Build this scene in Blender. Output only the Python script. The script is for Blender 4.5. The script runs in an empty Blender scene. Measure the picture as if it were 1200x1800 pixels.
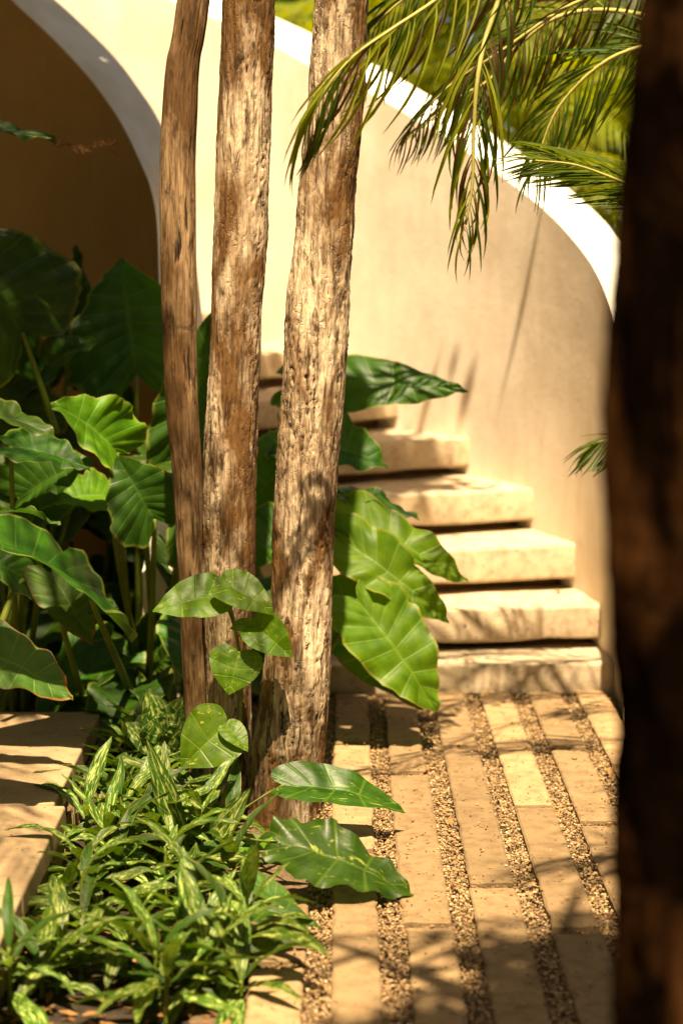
import bpy, math, random
import numpy as np
from mathutils import Vector, Matrix

R = math.radians
rng = np.random.default_rng(7)
random.seed(7)
sc = bpy.context.scene
COL = sc.collection

# ------------------------------------------------------------------ camera
EYE = 1.5
PITCH = math.atan(480 / 3500)
cam_d = bpy.data.cameras.new('camera')
cam = bpy.data.objects.new('camera', cam_d)
COL.objects.link(cam)
cam.location = (0, 0, EYE)
cam.rotation_euler = (math.pi / 2 - PITCH, 0, 0)
cam_d.sensor_fit = 'VERTICAL'
cam_d.sensor_height = 36
cam_d.lens = 70
cam_d.clip_start = 0.1
cam_d.clip_end = 400
cam_d.dof.use_dof = True
cam_d.dof.focus_distance = 5.02
cam_d.dof.aperture_fstop = 2.1
sc.camera = cam

# ------------------------------------------------------------------ light
SUN = Vector((0.03, -0.38, 0.90)).normalized()
world = bpy.data.worlds.new('World')
sc.world = world
world.use_nodes = True
wn = world.node_tree
for n in list(wn.nodes):
    wn.nodes.remove(n)
sky = wn.nodes.new('ShaderNodeTexSky')
sky.sky_type = 'NISHITA'
sky.sun_disc = False
sky.dust_density = 2.0
sky.air_density = 0.6
sky.ozone_density = 0.0
sky.sun_elevation = math.asin(SUN.z)
sky.sun_rotation = math.atan2(SUN.x, SUN.y)
bgn = wn.nodes.new('ShaderNodeBackground')
bgn.inputs['Strength'].default_value = 0.05
wo = wn.nodes.new('ShaderNodeOutputWorld')
wn.links.new(sky.outputs[0], bgn.inputs[0])
wn.links.new(bgn.outputs[0], wo.inputs[0])
sun_d = bpy.data.lights.new('sun', 'SUN')
sun_d.energy = 5.0
sun_d.angle = R(0.53)
sun_d.color = (1.0, 0.93, 0.84)
sun = bpy.data.objects.new('sun', sun_d)
COL.objects.link(sun)
sun.rotation_euler = SUN.to_track_quat('Z', 'Y').to_euler()
vs = sc.view_settings
vs.view_transform = 'Standard'
vs.look = 'None'
vs.gamma = 1
vs.exposure = 1.52
vs.use_curve_mapping = False
vs.use_white_balance = True
vs.white_balance_temperature = 9800
vs.white_balance_tint = 11
sc.cycles.max_bounces = 8
sc.cycles.diffuse_bounces = 3
sc.cycles.transparent_max_bounces = 8
sc.cycles.use_denoising = True

# ------------------------------------------------------------------ helpers
def at(px, py, Y):
    """world point at depth Y seen at pixel px,py of the 1200x1800 photograph"""
    a = (px - 600) / 3500
    b = (900 - py) / 3500
    cp, sp = math.cos(PITCH), math.sin(PITCH)
    dy = cp + b * sp
    dz = -sp + b * cp
    return Vector((a * Y / dy, Y, EYE + dz * Y / dy))

def tag(o, label=None, cat=None, group=None, kind=None):
    if label: o['label'] = label
    if cat: o['category'] = cat
    if group: o['group'] = group
    if kind: o['kind'] = kind
    return o

def link(name, me, mat=None, parent=None, M=None):
    o = bpy.data.objects.new(name, me)
    COL.objects.link(o)
    if mat is not None and me is not None and len(me.materials) == 0:
        me.materials.append(mat)
    if M is not None:
        o.matrix_basis = M
    if parent is not None:
        o.parent = parent
    return o

def empty(name, loc=(0, 0, 0)):
    o = bpy.data.objects.new(name, None)
    o.empty_display_size = 0.1
    COL.objects.link(o)
    o.location = loc
    return o

def mesh_np(name, V, F, smooth=True, uv=None, attr=None):
    """V (n,3), F (m,k) uniform faces"""
    V = np.asarray(V, dtype=np.float32); F = np.asarray(F, dtype=np.int32)
    me = bpy.data.meshes.new(name)
    n, (m, k) = len(V), F.shape
    me.vertices.add(n); me.vertices.foreach_set('co', V.ravel())
    me.loops.add(m * k); me.loops.foreach_set('vertex_index', F.ravel())
    me.polygons.add(m)
    me.polygons.foreach_set('loop_start', np.arange(0, m * k, k, dtype=np.int32))
    me.polygons.foreach_set('loop_total', np.full(m, k, dtype=np.int32))
    me.polygons.foreach_set('use_smooth', np.full(m, smooth, dtype=bool))
    me.update(calc_edges=True)
    if uv is not None:
        l = me.uv_layers.new(name='UVMap')
        l.data.foreach_set('uv', np.asarray(uv, dtype=np.float32)[F.ravel()].ravel())
    if attr:
        for an, av in attr.items():
            a = me.attributes.new(an, 'FLOAT', 'POINT')
            a.data.foreach_set('value', np.asarray(av, dtype=np.float32).ravel())
    return me

def grid_faces(nu, nv, wrap=False):
    """vertex index = i*nv + j ; i in nu, j in nv (wrap over j)"""
    i = np.arange(nu - 1)[:, None]
    jn = nv if wrap else nv - 1
    j = np.arange(jn)[None, :]
    j2 = (j + 1) % nv
    a = i * nv + j; b = i * nv + j2; c = (i + 1) * nv + j2; d = (i + 1) * nv + j
    return np.stack([a, b, c, d], -1).reshape(-1, 4)

class MB:
    def __init__(s): s.V = []; s.F = []; s.uv = []; s.n = 0
    def add(s, V, F, uv=None):
        V = np.asarray(V, dtype=float).reshape(-1, 3)
        s.V.append(V); s.F.append(np.asarray(F) + s.n); s.n += len(V)
        s.uv.append(np.zeros((len(V), 2)) if uv is None else np.asarray(uv))
    def mesh(s, name, smooth=True):
        return mesh_np(name, np.concatenate(s.V), np.concatenate(s.F), smooth, np.concatenate(s.uv))

def _hash(ix, iy, iz, seed):
    h = (ix.astype(np.int64) * 374761393 + iy.astype(np.int64) * 668265263 + iz.astype(np.int64) * 2147483647 + seed * 1274126177) & 0xffffffff
    h = ((h ^ (h >> 13)) * 1274126177) & 0xffffffff
    h = (h ^ (h >> 16)) & 0xffffffff
    return h / 4294967295.0

def vnoise(x, y, z, seed=0):
    x0, y0, z0 = np.floor(x), np.floor(y), np.floor(z)
    fx, fy, fz = x - x0, y - y0, z - z0
    fx, fy, fz = [t * t * (3 - 2 * t) for t in (fx, fy, fz)]
    r = 0
    for dx in (0, 1):
        for dy in (0, 1):
            for dz in (0, 1):
                w = (fx if dx else 1 - fx) * (fy if dy else 1 - fy) * (fz if dz else 1 - fz)
                r = r + w * _hash(x0 + dx, y0 + dy, z0 + dz, seed)
    return r * 2 - 1

def fbm(x, y, z, oct=4, seed=0):
    r, a, f = 0, 1, 1
    for k in range(oct):
        r = r + a * vnoise(x * f, y * f, z * f, seed + k * 17); a *= 0.5; f *= 2.03
    return r

def catmull(P, n):
    P = np.asarray(P, dtype=float)
    Q = np.vstack([2 * P[0] - P[1], P, 2 * P[-1] - P[-2]])
    t = np.linspace(0, len(P) - 1 - 1e-9, n)
    i = t.astype(int); f = (t - i)[:, None]
    p0, p1, p2, p3 = Q[i], Q[i + 1], Q[i + 2], Q[i + 3]
    return 0.5 * (2 * p1 + (p2 - p0) * f + (2 * p0 - 5 * p1 + 4 * p2 - p3) * f ** 2 + (3 * p1 - p0 - 3 * p2 + p3) * f ** 3)

def tube(pts, radii, seg=8, n=None):
    P = catmull(pts, n or max(6, len(pts) * 4))
    r = np.interp(np.linspace(0, 1, len(P)), np.linspace(0, 1, len(radii)), radii)
    T = np.gradient(P, axis=0); T /= np.linalg.norm(T, axis=1)[:, None] + 1e-9
    up = np.array([0.13, 0.97, 0.2])
    A = np.cross(T, up); A /= np.linalg.norm(A, axis=1)[:, None] + 1e-9
    B = np.cross(T, A)
    th = np.linspace(0, 2 * np.pi, seg, endpoint=False)
    V = P[:, None, :] + r[:, None, None] * (np.cos(th)[None, :, None] * A[:, None, :] + np.sin(th)[None, :, None] * B[:, None, :])
    uv = np.stack(np.broadcast_arrays(np.linspace(0, 1, seg)[None, :], np.linspace(0, 1, len(P))[:, None]), -1).reshape(-1, 2)
    F = grid_faces(len(P), seg, wrap=True)
    V = V.reshape(-1, 3)
    # end caps as collapsed quads
    c0, c1 = len(V), len(V) + 1
    V = np.vstack([V, P[0], P[-1]]); uv = np.vstack([uv, [[0, 0]], [[1, 1]]])
    caps = []
    for j in range(0, seg, 2):
        caps.append([c0, (j + 2) % seg, (j + 1) % seg, j])
        b = (len(P) - 1) * seg
        caps.append([c1, b + j, b + (j + 1) % seg, b + (j + 2) % seg])
    return V, np.vstack([F, caps]), uv

# ------------------------------------------------------------------ materials
class NT:
    def __init__(s, name):
        s.m = bpy.data.materials.new(name); s.m.use_nodes = True
        s.t = s.m.node_tree
        for n in list(s.t.nodes): s.t.nodes.remove(n)
        s.out = s.n('ShaderNodeOutputMaterial')
    def n(s, typ, **kw):
        nd = s.t.nodes.new(typ)
        for k, v in kw.items():
            if k.startswith('_'):
                setattr(nd, k[1:], v)
            else:
                nm = k.replace('__', ' ')
                s.set(nd, nm, v)
        return nd
    def set(s, nd, key, v):
        inp = nd.inputs[int(key[1:])] if key[0] == 'i' and key[1:].isdigit() else nd.inputs[key]
        if isinstance(v, bpy.types.NodeSocket): s.t.links.new(v, inp)
        else: inp.default_value = v
    def math(s, op, a, b=0.5, c=0.5, clamp=False):
        nd = s.n('ShaderNodeMath', _operation=op, _use_clamp=clamp)
        s.set(nd, 'i0', a); s.set(nd, 'i1', b)
        if op in ('MULTIPLY_ADD', 'SMOOTH_MIN', 'WRAP', 'COMPARE'): s.set(nd, 'i2', c)
        return nd.outputs[0]
    def mix(s, f, a, b, blend='MIX'):
        nd = s.n('ShaderNodeMix', _data_type='RGBA', _blend_type=blend)
        s.set(nd, 'i0', f)
        for i, v in ((6, a), (7, b)):
            if isinstance(v, bpy.types.NodeSocket): s.t.links.new(v, nd.inputs[i])
            else: nd.inputs[i].default_value = (*v, 1) if len(v) == 3 else v
        return nd.outputs[2]
    def ramp(s, f, stops):
        nd = s.n('ShaderNodeValToRGB'); s.t.links.new(f, nd.inputs[0])
        cr = nd.color_ramp
        while len(cr.elements) < len(stops): cr.elements.new(0.5)
        for e, (p, c) in zip(cr.elements, stops):
            e.position = p; e.color = (*c, 1) if hasattr(c, '__len__') else (c, c, c, 1)
        return nd.outputs[0]
    def coord(s, which='Object', scale=(1, 1, 1), src=None):
        if src is None: src = s.n('ShaderNodeTexCoord').outputs[which]
        mp = s.n('ShaderNodeMapping'); s.t.links.new(src, mp.inputs[0]); mp.inputs[3].default_value = scale
        return mp.outputs[0]
    def noise(s, vec, scale, detail=4, rough=0.55, dist=0.0):
        return s.n('ShaderNodeTexNoise', Vector=vec, Scale=scale, Detail=detail, Roughness=rough, Distortion=dist).outputs[0]
    def bump(s, h, strength=0.3, dist=0.01, normal=None):
        nd = s.n('ShaderNodeBump', Height=h, Strength=strength, Distance=dist)
        if normal is not None: s.t.links.new(normal, nd.inputs['Normal'])
        return nd.outputs[0]
    def pbr(s, color, rough=0.6, normal=None, spec=0.5, coat=0.0):
        nd = s.n('ShaderNodeBsdfPrincipled')
        s.set(nd, 'Base Color', color if isinstance(color, bpy.types.NodeSocket) else (*color, 1))
        s.set(nd, 'Roughness', rough); s.set(nd, 'Specular IOR Level', spec)
        if coat: s.set(nd, 'Coat Weight', coat); s.set(nd, 'Coat Roughness', 0.25)
        if normal is not None: s.set(nd, 'Normal', normal)
        return nd.outputs[0]
    def done(s, sh):
        s.t.links.new(sh, s.out.inputs[0]); return s.m

def mat_plaster(name, col, streak=0.12):
    k = NT(name)
    o = k.coord('Object')
    big = k.noise(o, 1.3, 5, 0.6)
    st = k.noise(k.coord('Object', (6, 6, 0.7)), 2.2, 4, 0.6)
    fine = k.noise(o, 60, 4, 0.7)
    c = k.mix(k.ramp(big, [(0.3, 0.0), (0.7, 1.0)]), [x * (1 - streak) for x in col], [min(x * 1.06, 0.9) for x in col])
    c = k.mix(k.math('MULTIPLY', k.ramp(st, [(0.48, 0.0), (0.75, 1.0)]), 0.35), c, [col[0] * .8, col[1] * .74, col[2] * .66])
    c = k.mix(k.math('MULTIPLY', k.ramp(fine, [(0.55, 0.0), (0.75, 1.0)]), 0.25), c, [x * .8 for x in col])
    blot = k.noise(k.coord('Object', (3, 3, 2)), 1.0, 6, 0.7, 0.5)
    c = k.mix(k.math('MULTIPLY', k.ramp(blot, [(0.48, 0.0), (0.6, 1.0)]), 0.35), c, [col[0] * .75, col[1] * .68, col[2] * .58])
    h = k.math('ADD', k.math('MULTIPLY', fine, 0.5), k.noise(o, 9, 5, 0.6))
    return k.done(k.pbr(c, 0.85, k.bump(h, 0.35, 0.006), 0.25))

def mat_stone(name, col, dirt, rnd=0.12, pits=True):
    k = NT(name)
    o = k.coord('Object')
    inf = k.n('ShaderNodeObjectInfo')
    vadd = k.n('ShaderNodeVectorMath', _operation='ADD'); k.t.links.new(o, vadd.inputs[0])
    k.t.links.new(inf.outputs['Location'], vadd.inputs[1])
    v = vadd.outputs[0]
    big = k.noise(v, 3.5, 5, 0.6)
    mid = k.noise(v, 22, 5, 0.65)
    fine = k.noise(v, 160, 3, 0.7)
    c = k.mix(k.ramp(big, [(0.32, 0.0), (0.68, 1.0)]), [x * .82 for x in col], col)
    c = k.mix(k.math('MULTIPLY', k.ramp(mid, [(0.46, 0.0), (0.72, 1.0)]), 0.6), c, dirt)
    st2 = k.noise(v, 9, 6, 0.7, 0.8)
    c = k.mix(k.math('MULTIPLY', k.ramp(st2, [(0.52, 0.0), (0.62, 1.0)]), 0.45), c, [x * .6 for x in col])
    c = k.mix(k.math('MULTIPLY', k.ramp(k.noise(v, 70, 2, 0.5), [(0.68, 0.0), (0.72, 1.0)]), 0.8), c, [x * .3 for x in dirt])
    c = k.mix(k.math('MULTIPLY', k.ramp(fine, [(0.55, 0.0), (0.8, 1.0)]), 0.5), c, [x * .55 for x in col])
    val = k.math('MULTIPLY_ADD', inf.outputs['Random'], rnd * 2, 1 - rnd)
    hsv = k.n('ShaderNodeHueSaturation', Color=c); k.set(hsv, 'Value', val)
    c = hsv.outputs[0]
    h = k.math('ADD', k.math('MULTIPLY', fine, 0.35), mid)
    return k.done(k.pbr(c, 0.85, k.bump(h, 0.5, 0.004), 0.25))

def mat_bark(name, pale, brown, dark, fib=1.0, flake=True, spec=0.2):
    k = NT(name)
    uvc = k.coord('UV', (10, 60, 1))
    at_ = k.n('ShaderNodeAttribute', _attribute_name='cav').outputs['Fac']
    o = k.coord('Object', (1, 1, 1))
    fibre = k.noise(k.coord('Object', (110 * fib, 110 * fib, 7)), 1.0, 5, 0.65)
    big = k.noise(k.coord('Object', (7, 7, 3)), 1.0, 5, 0.62, 0.6)
    mid = k.noise(k.coord('Object', (42, 42, 9)), 1.0, 6, 0.7, 0.7)
    c = k.mix(k.ramp(big, [(0.43, 0.0), (0.6, 1.0)]), brown, pale)
    c = k.mix(k.ramp(mid, [(0.50, 0.0), (0.64, 1.0)]), c, [x * .42 for x in brown])
    c = k.mix(k.math('MULTIPLY', k.ramp(fibre, [(0.48, 0.0), (0.66, 1.0)]), 0.75), c, [x * .4 for x in brown])
    c = k.mix(k.ramp(at_, [(0.0, 1.0), (0.42, 0.0)]), c, dark)
    if flake:
        wv = k.n('ShaderNodeVectorMath', _operation='ADD')
        k.t.links.new(k.coord('Object', (30, 30, 9)), wv.inputs[0])
        nc = k.n('ShaderNodeTexNoise', Vector=k.coord('Object', (20, 20, 12)), Scale=1.5, Detail=3)
        sc2 = k.n('ShaderNodeVectorMath', _operation='SCALE'); k.t.links.new(nc.outputs['Color'], sc2.inputs[0]); sc2.inputs['Scale'].default_value = 2.2
        k.t.links.new(sc2.outputs[0], wv.inputs[1])
        vo = k.n('ShaderNodeTexVoronoi', _feature='DISTANCE_TO_EDGE', Vector=wv.outputs[0], Scale=1.0)
        msk = k.ramp(k.noise(k.coord('Object', (9, 9, 5)), 1.3, 3, 0.6), [(0.42, 0.0), (0.58, 1.0)])
        ed = k.math('MULTIPLY', k.ramp(vo.outputs[0], [(0.0, 1.0), (0.045, 0.0)]), msk)
        c = k.mix(k.math('MULTIPLY', ed, 0.12), c, dark)
    h = k.math('ADD', k.math('MULTIPLY', fibre, 0.6), k.math('MULTIPLY', mid, 0.9))
    if flake: h = k.math('SUBTRACT', h, k.math('MULTIPLY', ed, 0.25))
    return k.done(k.pbr(c, 0.8, k.bump(h, 0.9, 0.007), spec))

def mat_leaf(name, dark, light, vein, nveins=9, rough=0.35, trans=0.3, tcol=(0.25, 0.45, 0.03), varieg=None, var_amt=0.5,
             vein_amt=0.55, edge=None, brown_tip=0.0, spec=0.26, hue=0.03):
    k = NT(name)
    uv = k.n('ShaderNodeTexCoord').outputs['UV']
    sep = k.n('ShaderNodeSeparateXYZ', Vector=uv)
    u, s = sep.outputs[0], sep.outputs[1]
    r = k.math('MULTIPLY', k.math('ABSOLUTE', k.math('SUBTRACT', u, 0.5)), 2.0)
    inf = k.n('ShaderNodeObjectInfo')
    rnd = inf.outputs['Random']
    seedv = k.n('ShaderNodeCombineXYZ', X=k.math('MULTIPLY', rnd, 37.0), Y=k.math('MULTIPLY', rnd, 91.0), Z=0.0).outputs[0]
    vadd = k.n('ShaderNodeVectorMath', _operation='ADD'); k.t.links.new(uv, vadd.inputs[0]); k.t.links.new(seedv, vadd.inputs[1])
    vv = vadd.outputs[0]
    fr = k.math('FRACT', k.math('MULTIPLY', s, float(nveins)))
    dist = k.math('MULTIPLY', k.math('ABSOLUTE', k.math('SUBTRACT', fr, 0.5)), 2.0)   # 1 at vein
    lat = k.ramp(dist, [(0.86, 0.0), (0.985, 1.0)])
    fr2 = k.math('FRACT', k.math('MULTIPLY', s, float(nveins) * 4))
    lat2 = k.math('MULTIPLY', k.ramp(k.math('ABSOLUTE', k.math('SUBTRACT', fr2, 0.5)), [(0.38, 0.0), (0.5, 1.0)]), 0.25)
    mid = k.ramp(r, [(0.015, 1.0), (0.06, 0.0)])
    vm = k.math('MULTIPLY', k.math('MAXIMUM', k.math('MAXIMUM', lat, lat2), mid), vein_amt)
    n1 = k.noise(vv, 5, 4, 0.6)
    n2 = k.noise(vv, 28, 4, 0.7)
    c = k.mix(k.ramp(n1, [(0.33, 0.0), (0.67, 1.0)]), dark, light)
    c = k.mix(k.math('MULTIPLY', k.ramp(n2, [(0.5, 0.0), (0.8, 1.0)]), 0.4), c, [x * .6 for x in dark])
    c = k.mix(vm, c, vein)
    tc = k.mix(vm, tcol, [min(1, x * 1.3) for x in tcol])
    if varieg is not None:
        mp = k.n('ShaderNodeMapping'); k.t.links.new(vv, mp.inputs[0]); mp.inputs[3].default_value = (5, 4, 1)
        pn = k.noise(mp.outputs[0], 1.6, 6, 0.72, 1.0)
        lo = 0.62 - 0.25 * var_amt
        vmask = k.ramp(pn, [(lo, 0.0), (lo + 0.05, 1.0)])
        vmask = k.math('MULTIPLY', vmask, k.ramp(r, [(0.72, 1.0), (0.97, 0.1)]))
        c = k.mix(vmask, c, varieg)
        tc = k.mix(vmask, tc, [min(1, varieg[0] * 1.1), min(1, varieg[1] * 1.0), varieg[2] * .5])
    if edge is not None:
        em = k.ramp(k.math('ADD', r, k.math('MULTIPLY', n2, 0.12)), [(0.99, 0.0), (1.06, 1.0)])
        c = k.mix(em, c, edge)
    if brown_tip > 0:
        bm = k.ramp(k.math('ADD', k.math('MULTIPLY', s, r), k.math('MULTIPLY', n1, 0.5)), [(1.35 - brown_tip, 0.0), (1.42 - brown_tip, 1.0)])
        c = k.mix(bm, c, (0.22, 0.09, 0.025)); tc = k.mix(bm, tc, (0.3, 0.1, 0.02))
    if nveins > 5:
        spots_ = k.math('MULTIPLY', k.ramp(k.noise(vv, 9, 5, 0.7, 0.5), [(0.66, 0.0), (0.70, 1.0)]), 0.8)
        c = k.mix(spots_, c, (0.11, 0.07, 0.02)); tc = k.mix(spots_, tc, (0.12, 0.08, 0.02))
    hsv = k.n('ShaderNodeHueSaturation', Color=c)
    k.set(hsv, 'Hue', k.math('MULTIPLY_ADD', rnd, hue, 0.5 - hue * .6)); k.set(hsv, 'Value', k.math('MULTIPLY_ADD', rnd, 0.5, 0.75))
    c = hsv.outputs[0]
    h = k.math('ADD', k.math('MULTIPLY', k.math('MAXIMUM', lat, mid), -1.0), k.math('MULTIPLY', n2, 0.5))
    nrm = k.bump(h, 0.35, 0.003)
    p = k.pbr(c, k.math('MULTIPLY_ADD', n2, 0.25, rough - 0.03), nrm, spec)
    tr = k.n('ShaderNodeBsdfTranslucent'); k.t.links.new(tc, tr.inputs[0]); k.t.links.new(nrm, tr.inputs['Normal'])
    mx = k.n('ShaderNodeMixShader'); mx.inputs[0].default_value = trans
    k.t.links.new(p, mx.inputs[1]); k.t.links.new(tr.outputs[0], mx.inputs[2])
    return k.done(mx.outputs[0])

def mat_simple(name, c1, c2, scale=20, rough=0.6, bump=0.3, trans=0.0, perobj=0.0):
    k = NT(name)
    o = k.coord('Object')
    n = k.noise(o, scale, 5, 0.65)
    c = k.mix(k.ramp(n, [(0.35, 0.0), (0.65, 1.0)]), c1, c2)
    if perobj:
        inf = k.n('ShaderNodeObjectInfo')
        hsv = k.n('ShaderNodeHueSaturation', Color=c); k.set(hsv, 'Value', k.math('MULTIPLY_ADD', inf.outputs['Random'], perobj * 2, 1 - perobj))
        c = hsv.outputs[0]
    p = k.pbr(c, rough, k.bump(n, bump, 0.005), 0.3)
    if trans:
        tr = k.n('ShaderNodeBsdfTranslucent'); k.t.links.new(c, tr.inputs[0])
        mx = k.n('ShaderNodeMixShader'); mx.inputs[0].default_value = trans
        k.t.links.new(p, mx.inputs[1]); k.t.links.new(tr.outputs[0], mx.inputs[2])
        p = mx.outputs[0]
    return k.done(p)

M = {}
M['wall'] = mat_plaster('cream_plaster', (0.76, 0.66, 0.53), 0.06)
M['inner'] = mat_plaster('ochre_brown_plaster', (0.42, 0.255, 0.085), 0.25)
M['coping'] = mat_plaster('sun_pale_plaster', (0.80, 0.76, 0.68), 0.05)  # slightly paler than the wall: direct sun is put into the coping colour
M['step'] = mat_stone('step_stone', (0.56, 0.45, 0.31), (0.24, 0.115, 0.05), 0.05)
M['riser'] = mat_stone('riser_shade_stone', (0.13, 0.075, 0.035), (0.06, 0.035, 0.02), 0.05)  # shadow of the recess under each tread is put into this dark colour
M['paver'] = mat_stone('paver_stone', (0.30, 0.20, 0.105), (0.12, 0.06, 0.024), 0.30)
M['slab'] = mat_stone('slab_stone', (0.35, 0.245, 0.14), (0.22, 0.135, 0.065), 0.05)
M['soil'] = mat_simple('dark_soil', (0.014, 0.009, 0.005), (0.04, 0.025, 0.014), 30, 0.95, 1.0)
M['bed'] = mat_simple('paving_bed', (0.07, 0.045, 0.025), (0.16, 0.10, 0.055), 60, 0.95, 1.0)
M['pole'] = mat_bark('weathered_wood', (0.35, 0.225, 0.12), (0.13, 0.066, 0.025), (0.015, 0.008, 0.004), 1.5, False)
M['bark'] = mat_bark('flaky_bark', (0.66, 0.51, 0.34), (0.165, 0.08, 0.028), (0.015, 0.008, 0.004))
M['shadebark'] = mat_bark('shade_dark_bark', (0.055, 0.022, 0.008), (0.004, 0.002, 0.001), (0.006, 0.004, 0.002), 0.5, spec=0.0)  # the near trunk's shade is put into this almost black bark
M['ear'] = mat_leaf('elephant_ear_leaf', (0.007, 0.038, 0.003), (0.026, 0.09, 0.006), (0.05, 0.12, 0.018), 11, 0.38, 0.2, (0.07, 0.26, 0.008), edge=(0.10, 0.13, 0.02), hue=0.04)
M['ear_sun'] = mat_leaf('sunlit_elephant_ear_leaf', (0.03, 0.105, 0.005), (0.085, 0.19, 0.010), (0.13, 0.25, 0.04), 11, 0.38, 0.3, (0.2, 0.48, 0.015), edge=(0.16, 0.2, 0.03), hue=0.04)  # sunlight on the bright leaves is put into this lighter green
M['ear_old'] = mat_leaf('ageing_elephant_ear_leaf', (0.02, 0.065, 0.008), (0.05, 0.11, 0.015), (0.12, 0.19, 0.04), 11, 0.42, 0.22, (0.14, 0.32, 0.02), edge=(0.08, 0.05, 0.015), brown_tip=0.42)
M['stalk'] = mat_simple('green_stalk', (0.08, 0.13, 0.015), (0.16, 0.2, 0.03), 8, 0.45, 0.15, 0.15)
M['pothos'] = mat_leaf('pothos_leaf', (0.03, 0.10, 0.004), (0.075, 0.17, 0.008), (0.13, 0.24, 0.02), 6, 0.33, 0.3, (0.2, 0.42, 0.01), varieg=(0.40, 0.45, 0.08), var_amt=0.08, vein_amt=0.45)
M['pothos_v'] = mat_leaf('variegated_pothos_leaf', (0.007, 0.036, 0.002), (0.022, 0.075, 0.005), (0.09, 0.16, 0.02), 6, 0.32, 0.14, (0.12, 0.3, 0.01), varieg=(0.20, 0.27, 0.05), var_amt=0.14, vein_amt=0.4)
M['aglo'] = mat_leaf('variegated_bed_leaf', (0.009, 0.038, 0.003), (0.026, 0.08, 0.006), (0.16, 0.22, 0.05), 8, 0.34, 0.2, (0.14, 0.3, 0.015), varieg=(0.30, 0.36, 0.10), var_amt=0.42, vein_amt=0.5)
M['aglo2'] = mat_leaf('green_bed_leaf', (0.012, 0.05, 0.004), (0.045, 0.105, 0.008), (0.1, 0.17, 0.03), 8, 0.34, 0.25, (0.3, 0.48, 0.04), varieg=(0.4, 0.48, 0.14), var_amt=0.35, vein_amt=0.5)
M['aglo3'] = mat_leaf('plain_dark_bed_leaf', (0.008, 0.035, 0.003), (0.025, 0.07, 0.006), (0.06, 0.1, 0.02), 8, 0.36, 0.2, (0.12, 0.26, 0.01), edge=(0.14, 0.12, 0.03))
M['frond'] = mat_leaf('palm_leaflet', (0.012, 0.045, 0.004), (0.05, 0.085, 0.008), (0.12, 0.15, 0.03), 1, 0.35, 0.3, (0.22, 0.3, 0.015), vein_amt=0.5, hue=0.05)
M['frond_y'] = mat_leaf('yellow_palm_leaflet', (0.09, 0.14, 0.01), (0.28, 0.29, 0.025), (0.3, 0.3, 0.05), 1, 0.4, 0.42, (0.45, 0.48, 0.02), vein_amt=0.5, hue=0.04)
M['frond_b'] = mat_leaf('drying_palm_leaflet', (0.03, 0.022, 0.006), (0.10, 0.05, 0.016), (0.12, 0.08, 0.03), 1, 0.45, 0.25, (0.3, 0.18, 0.04), vein_amt=0.4)
M['rachis'] = mat_simple('palm_rachis', (0.32, 0.30, 0.07), (0.42, 0.36, 0.12), 12, 0.45, 0.2, 0.1)
M['dry'] = mat_simple('dry_leaf', (0.20, 0.09, 0.03), (0.42, 0.22, 0.08), 30, 0.7, 0.4, 0.2, 0.3)
M['hedge'] = mat_simple('hedge_leaf', (0.015, 0.035, 0.004), (0.13, 0.16, 0.016), 1.2, 0.5, 0.1, 0.3)
M['vine'] = mat_simple('vine_stem', (0.10, 0.11, 0.03), (0.2, 0.22, 0.05), 20, 0.5, 0.3)

def mat_gravel():
    k = NT('gravel_stone')
    a = k.n('ShaderNodeAttribute', _attribute_name='tone').outputs['Fac']
    c = k.ramp(a, [(0.0, (0.05, 0.028, 0.012)), (0.25, (0.19, 0.11, 0.05)), (0.6, (0.30, 0.19, 0.09)), (1.0, (0.48, 0.35, 0.2))])
    return k.done(k.pbr(c, 0.75, None, 0.3))
M['gravel'] = mat_gravel()

# ------------------------------------------------------------------ ground
gz = np.linspace(-1, 1, 61)
gx = np.sign(gz) * np.abs(gz) ** 3 * 120
X, Y = np.meshgrid(gx, gx + 5, indexing='ij')
Z = -0.035 + 0.008 * fbm(X * 3, Y * 3, X * 0, 3)
link('ground', mesh_np('ground', np.stack([X, Y, Z], -1).reshape(-1, 3), grid_faces(61, 61)[:, ::-1][:, ::-1]), M['soil'])
tag(bpy.data.objects['ground'], kind='structure')

def box_mesh(name, sx, sy, sz, bev=0.005, seg=2, jit=0.0):
    """box with bevelled top edges built as a grid so that the faces can be uneven"""
    import bmesh
    bm = bmesh.new()
    bmesh.ops.create_cube(bm, size=1)
    for v in bm.verts: v.co = Vector((v.co.x * sx, v.co.y * sy, (v.co.z - 0.5) * sz))
    if jit:
        for v in bm.verts: v.co += Vector((random.uniform(-jit, jit), random.uniform(-jit, jit), random.uniform(-jit, jit) * .5))
    bmesh.ops.bevel(bm, geom=bm.edges[:], offset=bev, segments=seg, affect='EDGES', profile=0.5)
    for f in bm.faces: f.smooth = False
    me = bpy.data.meshes.new(name); bm.to_mesh(me); bm.free()
    return me

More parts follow.
